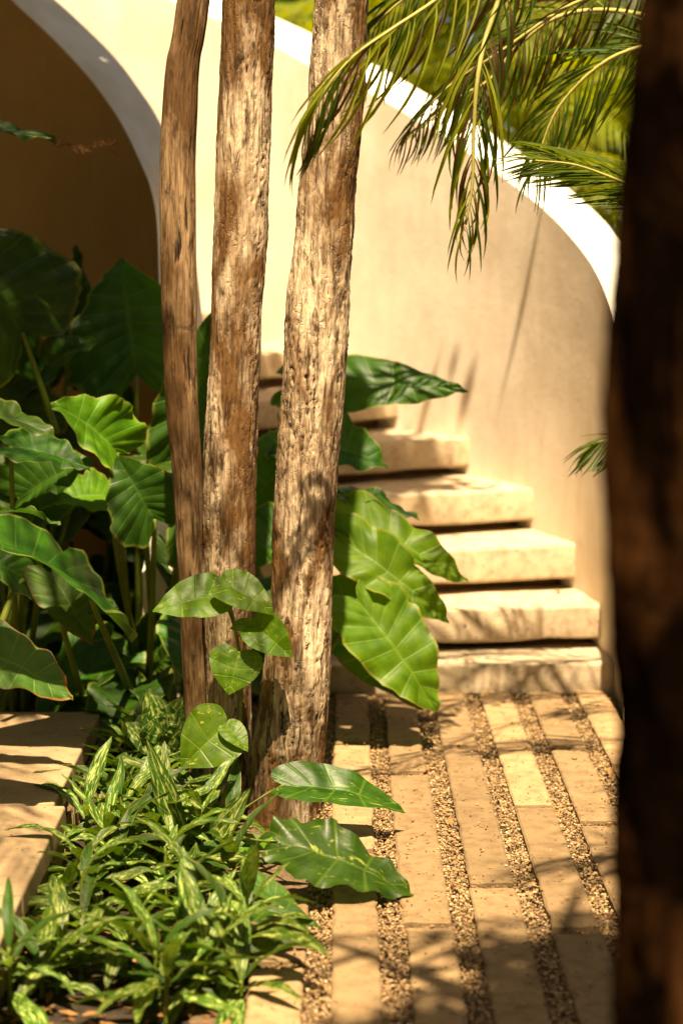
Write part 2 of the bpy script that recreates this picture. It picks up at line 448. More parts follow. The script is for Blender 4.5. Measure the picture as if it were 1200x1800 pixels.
def paver_mesh(w, l, h):
    def edge(a, b, n):
        t = np.linspace(0, 1, n, endpoint=False)[:, None]
        return np.array(a) * (1 - t) + np.array(b) * t
    nl, nw_ = max(4, int(l / .035)), 5
    x, y = w / 2, l / 2
    O = np.concatenate([edge((-x, -y), (x, -y), nw_), edge((x, -y), (x, y), nl), edge((x, y), (-x, y), nw_), edge((-x, y), (-x, -y), nl)])
    n = len(O)
    nrm_ = O / (np.abs(O).max(1)[:, None] + 1e-9)
    cut = rng.uniform(0, .0016, n) + (rng.uniform(0, 1, n) < .07) * rng.uniform(.002, .006, n)
    ins = rng.uniform(.003, .006, n) + (rng.uniform(0, 1, n) < .08) * rng.uniform(.002, .006, n)
    sx, sy = np.sign(O[:, 0]) * (np.abs(O[:, 0]) > x - 1e-6), np.sign(O[:, 1]) * (np.abs(O[:, 1]) > y - 1e-6)
    D = np.stack([sx, sy], 1)
    A = O - D * cut[:, None]; B = O - D * (cut + ins)[:, None]
    V = np.vstack([np.column_stack([B, rng.uniform(-.0006, .0006, n)]), np.column_stack([A, -ins * .9]), np.column_stack([A, np.full(n, -h)])])
    me = bpy.data.meshes.new('paver')
    F = [tuple(range(n))] + [(i, i + n, (i + 1) % n + n, (i + 1) % n) for i in range(n)] + [(i + n, i + 2 * n, (i + 1) % n + 2 * n, (i + 1) % n + n) for i in range(n)]
    me.from_pydata([tuple(v) for v in V], [], F)
    return me
# paving strips running away from the camera
PITCHX, PW = 0.160, 0.107
paving = empty('pavement', (0.5, 5, 0)); tag(paving, kind='structure')
bx0, bx1, by0, by1 = -0.30, 2.3, 1.2, 6.62
bed_me = mesh_np('paving_bed', [(bx0, by0, -.03), (bx1, by0, -.03), (bx1, by1, -.03), (bx0, by1, -.03),
                                (bx0, by0, -.08), (bx1, by0, -.08), (bx1, by1, -.08), (bx0, by1, -.08)],
                 [[0, 1, 2, 3], [0, 4, 5, 1], [1, 5, 6, 2], [2, 6, 7, 3], [3, 7, 4, 0]], smooth=False)
link('paving_bed', bed_me, M['bed'], paving, Matrix.Translation((-0.5, -5, 0)))
joints = {0: [3.98, 5.02], 1: [4.62, 5.80], 2: [2.95, 4.217, 5.48], 3: [3.22, 4.495, 5.77], 4: [3.1, 4.18, 5.14], 5: [3.72, 4.99, 5.75],
          6: [4.3, 5.55]}
JT = []
for i in range(16):
    xc = -0.129 + i * PITCHX
    js = joints.get(i) or [rng.uniform(2.6, 3.4), rng.uniform(4.0, 4.6), rng.uniform(5.2, 5.7)]
    js = [1.25] + js + [6.56 + rng.uniform(-.02, .0)]
    if i == 0: js[-1] = 5.05
    if i == 0: js = [1.25, 3.98, 4.42]
    if i == 1: js = [1.25, 2.9, 4.75, 5.80, 6.55]
    for a, b in zip(js[:-1], js[1:]):
        if b - a < 0.1: continue
        if 3.3 < b < 6.5: JT.append((xc, b))
        me = paver_mesh(PW + rng.uniform(-.004, .004), b - a - 0.045, 0.045)
        link('paver', me, M['paver'], paving, Matrix.Translation((xc - .5 + rng.uniform(-.002, .002), (a + b) / 2 - 5, rng.uniform(.004, .009)))
             @ Matrix.Rotation(rng.uniform(-.003, .003), 4, 'Z') @ Matrix.Rotation(rng.uniform(-.01, .01), 4, 'Y'))

# gravel in the joints
def pebbles(P, S, tone, name):
    t = (1 + 5 ** .5) / 2
    ico = np.array([(-1, t, 0), (1, t, 0), (-1, -t, 0), (1, -t, 0), (0, -1, t), (0, 1, t), (0, -1, -t), (0, 1, -t), (t, 0, -1), (t, 0, 1), (-t, 0, -1), (-t, 0, 1)]) / 1.9
    f = np.array([(0, 11, 5), (0, 5, 1), (0, 1, 7), (0, 7, 10), (0, 10, 11), (1, 5, 9), (5, 11, 4), (11, 10, 2), (10, 7, 6), (7, 1, 8), (3, 9, 4), (3, 4, 2), (3, 2, 6), (3, 6, 8), (3, 8, 9), (4, 9, 5), (2, 4, 11), (6, 2, 10), (8, 6, 7), (9, 8, 1)])
    n = len(P)
    V = np.repeat(ico[None], n, 0) * (1 + rng.uniform(-.3, .3, (n, 12, 1))) * rng.uniform(.6, 1.2, (n, 1, 3))
    th = rng.uniform(0, 6.28, n); c, s = np.cos(th)[:, None], np.sin(th)[:, None]
    x = V[..., 0] * c - V[..., 1] * s; y = V[..., 0] * s + V[..., 1] * c
    V = np.stack([x, y, V[..., 2] * .8], -1) * S[:, None, None] + P[:, None, :]
    F = (f[None] + (np.arange(n) * 12)[:, None, None]).reshape(-1, 3)
    return mesh_np(name, V.reshape(-1, 3), F, False, attr={'tone': np.repeat(tone, 12)})
PP = []
for i in range(16):
    x0 = -0.129 + i * PITCHX + PW / 2; w = PITCHX - PW
    n = 4600 if i < 8 else 1500
    yy = rng.uniform(3.3 if i < 8 else 2, 6.58, n); xx = x0 + rng.uniform(-.003, w + .003, n)
    PP.append(np.stack([xx, yy, rng.uniform(-.022, -.003, n)], -1))
for xc, yj in JT:
    n = 150
    PP.append(np.stack([rng.uniform(xc - PW / 2, xc + PW / 2, n), rng.uniform(yj - .022, yj + .022, n), rng.uniform(-.014, -.003, n)], -1))
PP = np.concatenate(PP)
keep = ~((PP[:, 0] < 0.0) & (PP[:, 1] > 5.0))
g = link('gravel', pebbles(PP, rng.uniform(.0018, .0054, len(PP)), np.where(np.arange(len(PP)) >= len(PP) - 150 * len(JT), .35, 1) * rng.beta(2, 1.6, len(PP)), 'gravel'), M['gravel'])
tag(g, 'pale mixed gravel filling the joints between the long pavers', 'gravel', kind='stuff')
# crumbs of grit on the pavers
n = 700
xs_ = -0.129 + rng.integers(0, 8, n) * PITCHX + PW / 2 + rng.normal(0, .03, n)
P3 = np.stack([xs_, rng.uniform(3.5, 6.5, n), np.full(n, .008)], -1)
o = link('stray_pebbles', pebbles(P3, rng.uniform(.0018, .0042, n), rng.beta(2, 1.6, n), 'stray_pebbles'), M['gravel'])
tag(o, 'stray pale pebbles kicked from the joints onto the pavers', 'gravel', kind='stuff')
n = 900
P2 = np.stack([rng.uniform(-.15, 1.1, n), rng.uniform(3.4, 6.5, n), np.full(n, .008)], -1)
o = link('grit', pebbles(P2, rng.uniform(.001, .0032, n), rng.beta(1, 3.5, n), 'grit'), M['gravel'])
tag(o, 'loose dark grit scattered over the pavers', 'grit', kind='stuff')

# raised slabs at the left
walk = empty('raised_path', (-1.3, 4.5, 0)); tag(walk, kind='structure')
ys = [1.0, 2.2, 3.3, 4.08, 4.76, 5.11, 5.74]
for r_, (a, b) in enumerate(zip(ys[:-1], ys[1:])):
    for x0, x1 in ((-1.34, -0.675), (-2.0, -1.345), (-2.7, -2.005)):
        w = x1 - x0
        if x0 == -1.34 and a > 4.7: w -= 0.03
        me = box_mesh('slab', w - .004, b - a - .011, .06, .006, 2, .001)
        link('slab', me, M['slab'], walk, Matrix.Translation((x0 + w / 2 + 1.3, (a + b) / 2 - 4.5, .12 + rng.uniform(-.001, .001))))
import bmesh
def kerb_mesh():
    # vertically ribbed face under the slabs
    yy = np.linspace(1.0, 5.72, 900)
    ph = (yy / 0.045) % 1
    x = -0.69 - 0.012 * (ph < .22) - .004 * fbm(yy * 9, yy * 0, yy * 0, 3)
    V = np.concatenate([np.stack([x, yy, np.full_like(yy, .058)], -1), np.stack([x, yy, np.full_like(yy, -.06)], -1)])
    return mesh_np('kerb', V, np.stack([np.arange(899), np.arange(899) + 900, np.arange(1, 900) + 900, np.arange(1, 900)], -1), False)
link('kerb_face', kerb_mesh(), M['slab'], walk, Matrix.Translation((1.3, -4.5, 0)))
bk = box_mesh('base', 2.0, 4.7, .11, .002)
link('slab_base', bk, M['riser'], walk, Matrix.Translation((-1.71 + 1.3, 3.36 - 4.5, .055)))

# ------------------------------------------------------------------ spiral stair and its two curved walls
CX, CY = -1.61, 6.45
def polar(r, deg, z=0.0):
    a = R(deg)
    return (CX + r * math.cos(a), CY + r * math.sin(a), z)
RI, RO = 1.20, 2.52

stair = empty('curved_staircase', (CX + 1.8, CY, 0))
tag(stair, 'pale stone staircase with thick overhanging treads curving up between two plaster walls', 'staircase')
SO = Vector((-(CX + 1.8), -CY, 0))
angs = [1.2, 6.8, 13.8, 22.3, 33.0, 43.0, 54.0, 65, 76, 87, 98, 109, 120, 131]
tops = [0.10, 0.25, 0.415, 0.573, 0.725, 0.88, 1.035, 1.19, 1.345, 1.5, 1.655, 1.81, 1.965]
thick = [0.11, 0.118, 0.122, 0.118, 0.114] + [0.11] * 10
def wedge(name, r0, r1, a0, a1, z0, z1, bev, mat, noise=0.0):
    import bmesh
    nr, na = 14, 7
    V = []; 
    rr = np.linspace(r0, r1, nr); aa = np.linspace(a0, a1, na)
    top = np.array([[polar(r, a, z1) for a in aa] for r in rr]).reshape(-1, 3)
    bot = top.copy(); bot[:, 2] = z0
    V = np.vstack([top, bot]); nt = nr * na
    F = []
    for i in range(nr - 1):
        for j in range(na - 1):
            a, b, c, d = i * na + j, i * na + j + 1, (i + 1) * na + j + 1, (i + 1) * na + j
            F.append((a, d, c, b)); F.append((a + nt, b + nt, c + nt, d + nt))
    for i in range(nr - 1):
        for j, fl in ((0, 0), (na - 1, 1)):
            a, d = i * na + j, (i + 1) * na + j
            F.append((a, a + nt, d + nt, d) if not fl else (a, d, d + nt, a + nt))
    for j in range(na - 1):
        for i, fl in ((0, 1), (nr - 1, 0)):
            a, b = i * na + j, i * na + j + 1
            F.append((a, a + nt, b + nt, b) if not fl else (a, b, b + nt, a + nt))
    me = bpy.data.meshes.new(name); me.from_pydata([tuple(v) for v in V], [], F)
    bm = bmesh.new(); bm.from_mesh(me)
    bmesh.ops.recalc_face_normals(bm, faces=bm.faces)
    if bev:
        es = [e for e in bm.edges if len(e.link_faces) == 2 and e.calc_face_angle(0) > 0.8]
        bmesh.ops.bevel(bm, geom=es, offset=bev, segments=4, affect='EDGES', profile=0.5)
    if noise:
        for v in bm.verts:
            q = np.array([v.co.x * 7.0]), np.array([v.co.y * 7.0]), np.array([v.co.z * 7.0])
            v.co += v.normal * float(fbm(*q, 3, 5)[0]) * noise
    bm.to_mesh(me); bm.free()
    for p in me.polygons: p.use_smooth = True
    return me
for i, zt in enumerate(tops):
    a0, a1 = angs[i], angs[i + 1] + 3.0
    link('tread', wedge('tread', RI - .01, RO + .03, a0, a1, zt - thick[i], zt, .012, None, .006), M['step'], stair, Matrix.Translation(SO))
    if i + 1 < len(tops):
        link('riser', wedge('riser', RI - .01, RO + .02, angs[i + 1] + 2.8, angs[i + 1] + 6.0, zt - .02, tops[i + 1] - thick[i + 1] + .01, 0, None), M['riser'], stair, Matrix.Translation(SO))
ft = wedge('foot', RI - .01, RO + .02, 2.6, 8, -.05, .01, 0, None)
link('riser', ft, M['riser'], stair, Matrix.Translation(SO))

def solve_phi(px, r):
    k = (px - 600) / 3500.0
    best = None
    for a in np.linspace(2.0, 150, 3000):
        x, y, _ = polar(r, a)
        e = abs(x / y - k)          # pitch correction handled below
        if best is None or e < best[0]: best = (e, a)
    return best[1]
def phi_z(px, py, r):
    """angle on the circle of radius r and height where the sight line through the pixel meets the cylinder"""
    d = at(px, py, 1.0) - Vector((0, 0, EYE))
    a2 = d.x ** 2 + d.y ** 2; bq = -2 * (d.x * CX + d.y * CY); c = CX ** 2 + CY ** 2 - r * r
    D = max(bq * bq - 4 * a2 * c, 0)
    t = (-bq + math.sqrt(D)) / (2 * a2)      # far wall of the cylinder
    p = Vector((0, 0, EYE)) + d * t
    return math.degrees(math.atan2(p.y - CY, p.x - CX)), p.z

def curved_wall(name, r_in, r_out, rim_in, rim_out, end, label, mat='wall'):
    """rim_in / rim_out: lists of (angle, z) of the two top edges"""
    ri = sorted(rim_in); ro = sorted(rim_out)
    aa = np.linspace(end[0], end[1], 150)
    zi = np.interp(aa, [p[0] for p in ri], [p[1] for p in ri])
    zo = np.interp(aa, [p[0] for p in ro], [p[1] for p in ro])
    ker = np.ones(7) / 7
    def sm(z):
        zp = np.pad(z, 3, mode='edge'); return np.convolve(zp, ker, 'valid')
    zi, zo = sm(zi), sm(zo)
    prof = []
    nz = 24
    cols_in, cap, cols_out = [], [], []
    allV = []
    for a, z1, z2 in zip(aa, zi, zo):
        row = []
        for t in np.linspace(0, 1, nz): row.append(polar(r_in, a, -.06 + (z1 - .02 + .06) * t))
        for t in np.linspace(0, 1, 9)[1:]:
            rr_ = r_in + (r_out - r_in) * t
            zz = z1 + (z2 - z1) * t
            e = min(t, 1 - t)
            zz -= 0.014 * max(0, 1 - e * 6) ** 2
            row.append(polar(rr_, a, zz))
        for t in np.linspace(1, 0, nz)[1:]: row.append(polar(r_out, a, -.06 + (z2 - .02 + .06) * t))
        allV.append(row)
    nv = len(allV[0])
    V = np.array(allV).reshape(-1, 3)
    V[:, :2] += 0.004 * fbm(V[:, 0] * 2.2, V[:, 1] * 2.2, V[:, 2] * 2.2, 3, 9)[:, None]
    F = grid_faces(len(aa), nv)
    root = empty(name, (CX + r_in, CY, 0)); tag(root, label, 'wall')
    j = F[:, 0] % nv
    capm = (j >= nz - 1) & (j < nz + 7)
    off = Matrix.Translation((-(CX + r_in), -CY, 0))
    def sub(mask, nm, mat):
        f = F[mask]; u, inv = np.unique(f, return_inverse=True)
        link(nm, mesh_np(nm, V[u], inv.reshape(-1, 4)), mat, root, off)
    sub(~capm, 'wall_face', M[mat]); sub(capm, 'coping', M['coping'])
    # closed ends
    for idx in (0, len(aa) - 1):
        row = V[idx * nv:(idx + 1) * nv]
        c = row.mean(0)
        VV = np.vstack([row, c]); 
        ff = [[k_, (k_ + 1) % nv, nv, nv] for k_ in range(nv)]
        me = bpy.data.meshes.new('end'); me.from_pydata([tuple(v) for v in VV], [], [f[:3] for f in ff]); 
        link('wall_end', me, M['wall'], root, off)
    return root

W_OUT = 0.24
rim_low = [(481, 69), (547, 112), (644, 150), (750, 212), (888, 306), (981, 381), (1037, 450), (1069, 512), (1078, 544)]
rim_up = [(484, 24), (550, 56), (650, 103), (825, 206), (950, 287), (1050, 369), (1092, 419)]
ri = [phi_z(x, y, RO) for x, y in rim_low]
ro = [phi_z(x, y, RO + W_OUT) for x, y in rim_up]
print('outer in', [(round(a, 1), round(z, 2)) for a, z in ri]); print('outer out', [(round(a, 1), round(z, 2)) for a, z in ro])
a_, z_ = ri[0]; ri += [(a_ + 30, z_ + .55), (a_ + 70, z_ + 1.1)]
a_, z_ = ro[0]; ro += [(a_ + 30, z_ + .55), (a_ + 70, z_ + 1.1)]
amin = min(p[0] for p in ri)
ri += [(amin - 2, 1.2), (amin - 8, .95)]
a_, z_ = min(ro); ro += [(amin, 1.24), (amin - 8, .97)]
curved_wall('outer_stair_wall', RO, RO + W_OUT, ri, ro, (-7.0, 132), 'tall cream plaster wall with broad white coping sweeping down beside the stone steps')

W_IN = 0.18
rin = [phi_z(x, y, RI - W_IN) for x, y in [(35, 5), (80, 45), (115, 80), (165, 135), (210, 200), (245, 270), (265, 320), (276, 375), (281, 430)]]
rou = [phi_z(x, y, RI) for x, y in [(105, 0), (200, 90), (280, 200), (322, 300), (342, 400)]]
print('inner in', [(round(a, 1), round(z, 2)) for a, z in rin]); print('inner out', [(round(a, 1), round(z, 2)) for a, z in rou])
a_, z_ = rin[0]; rin += [(a_ + 30, z_ + .5), (a_ + 70, z_ + 1.0)]
a_, z_ = rou[0]; rou += [(a_ + 30, z_ + .5), (a_ + 70, z_ + 1.0)]
amin = min(p[0] for p in rin)
rin += [(amin - 8, 1.0), (amin - 16, .6), (amin - 26, .2)]
a_, z_ = min(rou); rou += [(a_ - 8, 1.0), (amin - 16, .6), (amin - 26, .2)]
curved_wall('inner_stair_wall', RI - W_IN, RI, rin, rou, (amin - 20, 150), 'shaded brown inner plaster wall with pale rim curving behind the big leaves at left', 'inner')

# ------------------------------------------------------------------ trunks
def trunk_mesh(edges, Yd, amp, seed, kind, seg=128, n=760, top_ext=1.6, shift=0):
    """edges: (py, left px, right px); Yd depth"""
    e = sorted(edges, key=lambda q: -q[0])
    C = []
    for py, xl, xr in e:
        a, b = at(xl + shift, py, Yd), at(xr + shift, py, Yd)
        C.append(((a.x + b.x) / 2, a.z, (b.x - a.x) / 2))
    C = np.array(C)
    # continue upwards
    d = (C[-1] - C[-3]) / max(C[-1][1] - C[-3][1], .01)
    C = np.vstack([C, C[-1] + np.array([d[0], 1, -.004]) * top_ext * .5, C[-1] + np.array([d[0], 1, -.006]) * top_ext])
    S = catmull(C, n)
    z = S[:, 1]
    zz = np.linspace(min(z[0], -.05), z[-1], n)
    x = np.interp(zz, z, S[:, 0]); r = np.interp(zz, z, S[:, 2])
    th = np.linspace(0, 2 * np.pi, seg, endpoint=False)
    TH, ZZ = np.meshgrid(th, zz)
    ct, st = np.cos(TH), np.sin(TH)
    rr = r[:, None]
    s = seed * 3.1
    if kind == 'bark':
        low = fbm(ct * 1.2 + s, st * 1.2, ZZ * 2.6, 3, seed)
        warp = fbm(ct * 3 + s, st * 3, ZZ * 7, 3, seed + 3)
        # vertical plates split by cracks
        v = fbm(ct * 7 + s + warp * .7, st * 7 + warp * .7, ZZ * 4.2 + warp, 4, seed + 5)
        ridge = 1 - np.abs(v) * 1.6
        crack = np.clip((ridge - .78) / .22, 0, 1) ** 1.5
        v2 = fbm(ct * 15 + s + warp, st * 15 + warp, ZZ * 11 + warp * 2, 4, seed + 11)
        crack2 = np.clip((1 - np.abs(v2) * 2.2 - .7) / .3, 0, 1)
        mask = np.clip(.55 + low * 1.2, 0.3, 1)
        fibre = fbm(ct * 38 + s, st * 38, ZZ * 7 + warp, 3, seed + 23)
        flakes = np.floor((vnoise(ct * 9 + warp, st * 9, ZZ * 12 + s, seed + 31) * .5 + .5) * 5) / 5
        disp = amp * (1.0 * low + .4 * warp + .7 * flakes - 1.15 * crack * mask - .3 * crack2 * mask + .42 * fibre)
        disp = disp + amp * .35 * (np.floor((vnoise(ct * 14 + warp * 2, st * 14, ZZ * 34 + s, seed + 37) * .5 + .5) * 3) / 3)
        cav = np.clip(1 - 1.3 * crack * mask - .8 * crack2 * mask + .1 * low, 0, 1)
    else:
        low = fbm(ct * .9 + s, st * .9, ZZ * 1.8, 3, seed)
        fibre = fbm(ct * 14 + s, st * 14, ZZ * 2.2, 4, seed + 4)
        fc = np.clip((1 - np.abs(fibre) * 2.4 - .6) / .4, 0, 1)
        pit = np.clip((fbm(ct * 3.2 + s, st * 3.2, ZZ * 7, 3, seed + 8) - .62) / .3, 0, 1)
        disp = amp * (.7 * low + .25 * fibre - .6 * fc - 1.2 * pit)
        cav = np.clip(1 - .8 * fc - .95 * pit, 0, 1)
        ring = np.exp(-((ZZ - at(315, 578, Yd).z - .003 * np.sin(TH * 3)) / .0022) ** 2)
        ring = ring * np.clip(.55 + .8 * vnoise(ct * 3, st * 3, ZZ, 5), 0, 1)
        disp -= amp * 1.2 * ring; cav = np.clip(cav - ring * .8, 0, 1)
    RRR = rr + disp
    V = np.stack([x[:, None] + RRR * ct, Yd + RRR * st, ZZ], -1).reshape(-1, 3)
    uv = np.stack([TH / 6.2832, (ZZ - zz[0]) / 3], -1).reshape(-1, 2)
    top = Vector((x[-1], Yd, zz[-1]))
    return V, grid_faces(n, seg, True), uv, cav.ravel(), top, Vector((x[0], Yd, 0))

def leafy_crown(center, rad, n, seed, size=.05):
    r = np.random.default_rng(seed)
    ncl = 26
    cl = r.normal(0, 1, (ncl, 3)); cl /= np.linalg.norm(cl, axis=1)[:, None]; cl *= r.uniform(.3, 1, (ncl, 1)) ** .5
    cl = cl * np.array(rad)
    idx = r.integers(0, ncl, n)
    P = cl[idx] + r.normal(0, 1, (n, 3)) * np.array(rad) * .16 + np.array(center)
    q = r.normal(0, 1, (n, 3)); q /= np.linalg.norm(q, axis=1)[:, None]
    w = np.cross(q, r.normal(0, 1, (n, 3))); w /= np.linalg.norm(w, axis=1)[:, None]
    L = size * r.uniform(.7, 1.4, (n, 1))
    V = np.stack([P - q * L, P + w * L * .4, P + q * L, P - w * L * .4], 1).reshape(-1, 3)
    return mesh_np('crown', V, np.arange(n * 4).reshape(-1, 4), False, np.tile([[.5, 0], [1, .5], [.5, 1], [0, .5]], (n, 1)))

def tree(name, label, edges, Yd, amp, seed, kind, mat, crown=None, **kw):
    V, F, uv, cav, top, base = trunk_mesh(edges, Yd, amp, seed, kind, **kw)
    root = empty(name, base); tag(root, label, 'tree')
    inv = Matrix.Translation(-base)
    link('trunk', mesh_np('trunk', V, F, True, uv, {'cav': cav}), mat, root, inv)
    if crown:
        for k_, (dx, dy, dz) in enumerate(crown['limbs']):
            tv, tf, tu = tube([top - Vector((0, 0, .15)), top + Vector((dx * .4, dy * .4, dz * .5)), top + Vector((dx, dy, dz))], [.05, .03, .012], 8)
            link('limb', mesh_np('limb', tv, tf, True, tu, {'cav': np.ones(len(tv))}), mat, root, inv)
        c = top + Vector(crown['off'])
        link('crown', leafy_crown(c, crown['rad'], crown['n'], seed, .06), M['hedge'], root, inv)
    return root

limbs = [(.5, .2, .9), (-.6, .1, .8), (.1, -.5, .9), (-.2, .6, 1.0)]
tree('tree', 'slim smooth weathered brown trunk, leftmost of the three trunks rising together from the plants',
     [(0, 312, 370), (110, 292, 352), (200, 284, 347), (300, 280, 343), (500, 283, 345), (700, 290, 349), (850, 303, 357), (1000, 312, 364), (1100, 318, 368), (1250, 326, 372), (1400, 332, 378)],
     5.30, .0038, 3, 'pole', M['pole'], dict(limbs=limbs, off=(-.5, .5, 1.0), rad=(1.0, .9, .6), n=9000))
tree('tree', 'flaky barked trunk standing in the middle of the three trunks behind the climbing vine',
     [(0, 393, 482), (200, 385, 475), (400, 377, 466), (600, 372, 460), (800, 362, 450), (1000, 359, 446), (1150, 364, 442), (1300, 362, 440), (1420, 352, 446)],
     5.22, .0048, 8, 'bark', M['bark'], dict(limbs=limbs, off=(-.5, .8, 1.2), rad=(.9, .8, .5), n=7000))
tree('tree', 'thick knobbly pale barked trunk, rightmost of the three, leaning over the paving',
     [(0, 555, 645), (200, 545, 637), (330, 530, 623), (400, 525, 620), (560, 505, 610), (750, 494, 598), (900, 483, 587), (1050, 478, 582), (1200, 461, 578), (1320, 446, 570), (1400, 440, 564), (1500, 432, 560)],
     5.12, .0062, 14, 'bark', M['bark'])
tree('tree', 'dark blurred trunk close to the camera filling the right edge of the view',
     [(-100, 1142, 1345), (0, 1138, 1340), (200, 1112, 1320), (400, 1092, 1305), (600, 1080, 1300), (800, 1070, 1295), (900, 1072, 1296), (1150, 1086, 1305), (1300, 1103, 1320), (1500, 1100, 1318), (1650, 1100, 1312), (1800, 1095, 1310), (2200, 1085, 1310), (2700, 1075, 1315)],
     2.15, .007, 21, 'bark', M['shadebark'], dict(limbs=[(.4, -.2, .7), (-.4, .2, .7), (.2, .5, .8), (0, -.6, .8)], off=(.4, -.6, .9), rad=(.6, .7, .35), n=7000), seg=72, n=400, top_ext=1.7, shift=-12)

# ------------------------------------------------------------------ leaves
SHAPES = {
    'ear': [(0, 0), (.09, -.13), (.24, -.24), (.40, -.16), (.49, .02), (.49, .22), (.42, .44), (.30, .65), (.15, .84), (.05, .95), (0, 1)],
    'long': [(0, 0), (.08, -.08), (.26, -.12), (.42, 0), (.5, .18), (.48, .4), (.38, .62), (.22, .82), (.07, .95), (0, 1)],
    'heart': [(0, 0), (.1, -.07), (.28, -.09), (.43, .02), (.5, .2), (.47, .4), (.36, .62), (.18, .82), (.05, .95), (0, 1)],
    'lance': [(0, 0), (.14, .06), (.34, .2), (.48, .38), (.49, .55), (.38, .72), (.2, .88), (.06, .97), (0, 1)],
}
def leaf_mesh(shape, L, W, bend=0.6, fold=0.25, wave=0.03, pleat=0.012, nw=7, seed=0, ns=56, nr=9, cross=0.0, twist=0.0, jag=0.0):
    E = catmull(SHAPES[shape], ns) * np.array([W, L])
    E[-1] = (0, L); E[0] = (0, 0)
    s = np.linspace(0, 1, ns)
    rr = np.linspace(0, 1, nr)
    mid = L * np.clip(s, 0, 1) ** 1.35
    rs = np.random.default_rng(seed)
    ph1, ph2 = rs.uniform(0, 6.28, 2)
    Vs, UVs = [], []
    for side in (-1, 1):
        ed = E.copy()
        jg = 1 + jag * fbm(s * 26, s * 0 + seed + side, s * 0, 3, seed) - jag * 1.6 * np.exp(-((s - rs.uniform(.3, .9)) / .012) ** 2)
        ed[:, 0] *= jg
        x = side * ed[:, 0][:, None] * rr[None, :]
        y = mid[:, None] * (1 - rr[None, :]) + ed[:, 1][:, None] * rr[None, :]
        env = np.sin(np.pi * np.clip(s, 0, 1)) ** .5
        z = fold * np.abs(x) - cross * (x / (W * .5)) ** 2 * W * .5
        z = z + pleat * L * np.abs(np.sin(np.pi * nw * s))[:, None] * (rr * (1.3 - rr))[None, :] * env[:, None] * 2
        wv = np.sin(s * 24 + (ph1 if side > 0 else ph2)) + .6 * np.sin(s * 53 + ph2)
        z = z + wave * L * wv[:, None] * (rr ** 2.5)[None, :] * env[:, None]
        z = z + .012 * L * fbm(x / L * 6 + seed, y / L * 6, x * 0, 2, seed)
        u = np.broadcast_to(.5 + .5 * side * rr[None, :], x.shape); v = np.broadcast_to(s[:, None], x.shape)
        Vs.append(np.stack([x, y, z], -1)); UVs.append(np.stack([u, v], -1))
    Vl, Vr = Vs
    V = np.concatenate([Vl[:, ::-1][:, :-1], Vr], 1); UV = np.concatenate([UVs[0][:, ::-1][:, :-1], UVs[1]], 1)
    nvv = V.shape[1]
    V = V.reshape(-1, 3); UV = UV.reshape(-1, 2)
    if twist:
        a = twist * V[:, 1] / L; c, sn = np.cos(a), np.sin(a)
        V = np.stack([V[:, 0] * c - V[:, 2] * sn, V[:, 1], V[:, 0] * sn + V[:, 2] * c], -1)
    if abs(bend) > 1e-3:
        a = bend * V[:, 1] / L
        rad = L / bend
        V = np.stack([V[:, 0], (rad + V[:, 2]) * np.sin(a), (rad + V[:, 2]) * np.cos(a) - rad], -1)
        tip = Vector((0, rad * math.sin(bend), rad * math.cos(bend) - rad))
    else:
        tip = Vector((0, L, 0))
    F = grid_faces(ns, nvv)
    return mesh_np('leaf', V, F, True, UV), tip

def put_leaf(root, name, shape, A, T, nrm, W, mat, **kw):
    """blade from attachment A to tip T, upper side towards nrm, width W in metres"""
    me, tip = leaf_mesh(shape, 1.0, W / (T - A).length, **kw)
    d = (T - A); sc_ = d.length / tip.length
    d = d.normalized()
    x = d.cross(nrm).normalized(); z = x.cross(d)
    B = Matrix((x, d, z)).transposed()
    t = tip.normalized()
    lx = Vector((1, 0, 0)); lz = lx.cross(t)
    Lm = Matrix((lx, t, lz)).transposed()
    Rm = B @ Lm.transposed()
    Mx = Matrix.Translation(A) @ Rm.to_4x4() @ Matrix.Scale(sc_, 4)
    return link(name, me, mat, root, Matrix.Translation(-root.location) @ Mx)

def stalk(root, pts, r0, r1, mat=None, name='stalk'):
    v, f, u = tube(pts, [r0, (r0 + r1) / 2, r1], 8)
    return link(name, mesh_np(name, v, f, True, u), mat or M['stalk'], root, Matrix.Translation(-root.location))

NV = lambda x, y, z: Vector((x, y, z)).normalized()
def ear_plant(label, base, leaves):
    root = empty('elephant_ear_plant', base); tag(root, label, 'plant')
    for i, lf in enumerate(leaves):
        (ax, ay), (tx, ty), Yd, w, nrm = lf[:5]
        kw = dict(bend=.5, fold=.18, wave=.034, pleat=.018, nw=11, seed=i + int(base.x * 100) % 17, jag=.05)
        opt = dict(lf[5]) if len(lf) > 5 else {}
        shape = opt.pop('shape', 'ear'); mat = M[opt.pop('mat', 'ear')]; dY = opt.pop('dY', -.05); st = opt.pop('stalk', True)
        kw.update(opt)
        A, T = at(ax, ay, Yd), at(tx, ty, Yd + dY)
        put_leaf(root, 'leaf', shape, A, T, NV(*nrm), w / 3500 * Yd, mat, **kw)
        if st is not False:
            foot = base + Vector((rng.uniform(-.05, .05), rng.uniform(-.05, .05), 0)) if st is True else at(*st)
            midp = (A + foot) / 2 + Vector(((A.x - foot.x) * .18, (A.y - foot.y) * .18, .06))
            stalk(root, [foot, midp, A], .012, .0065)
    return root

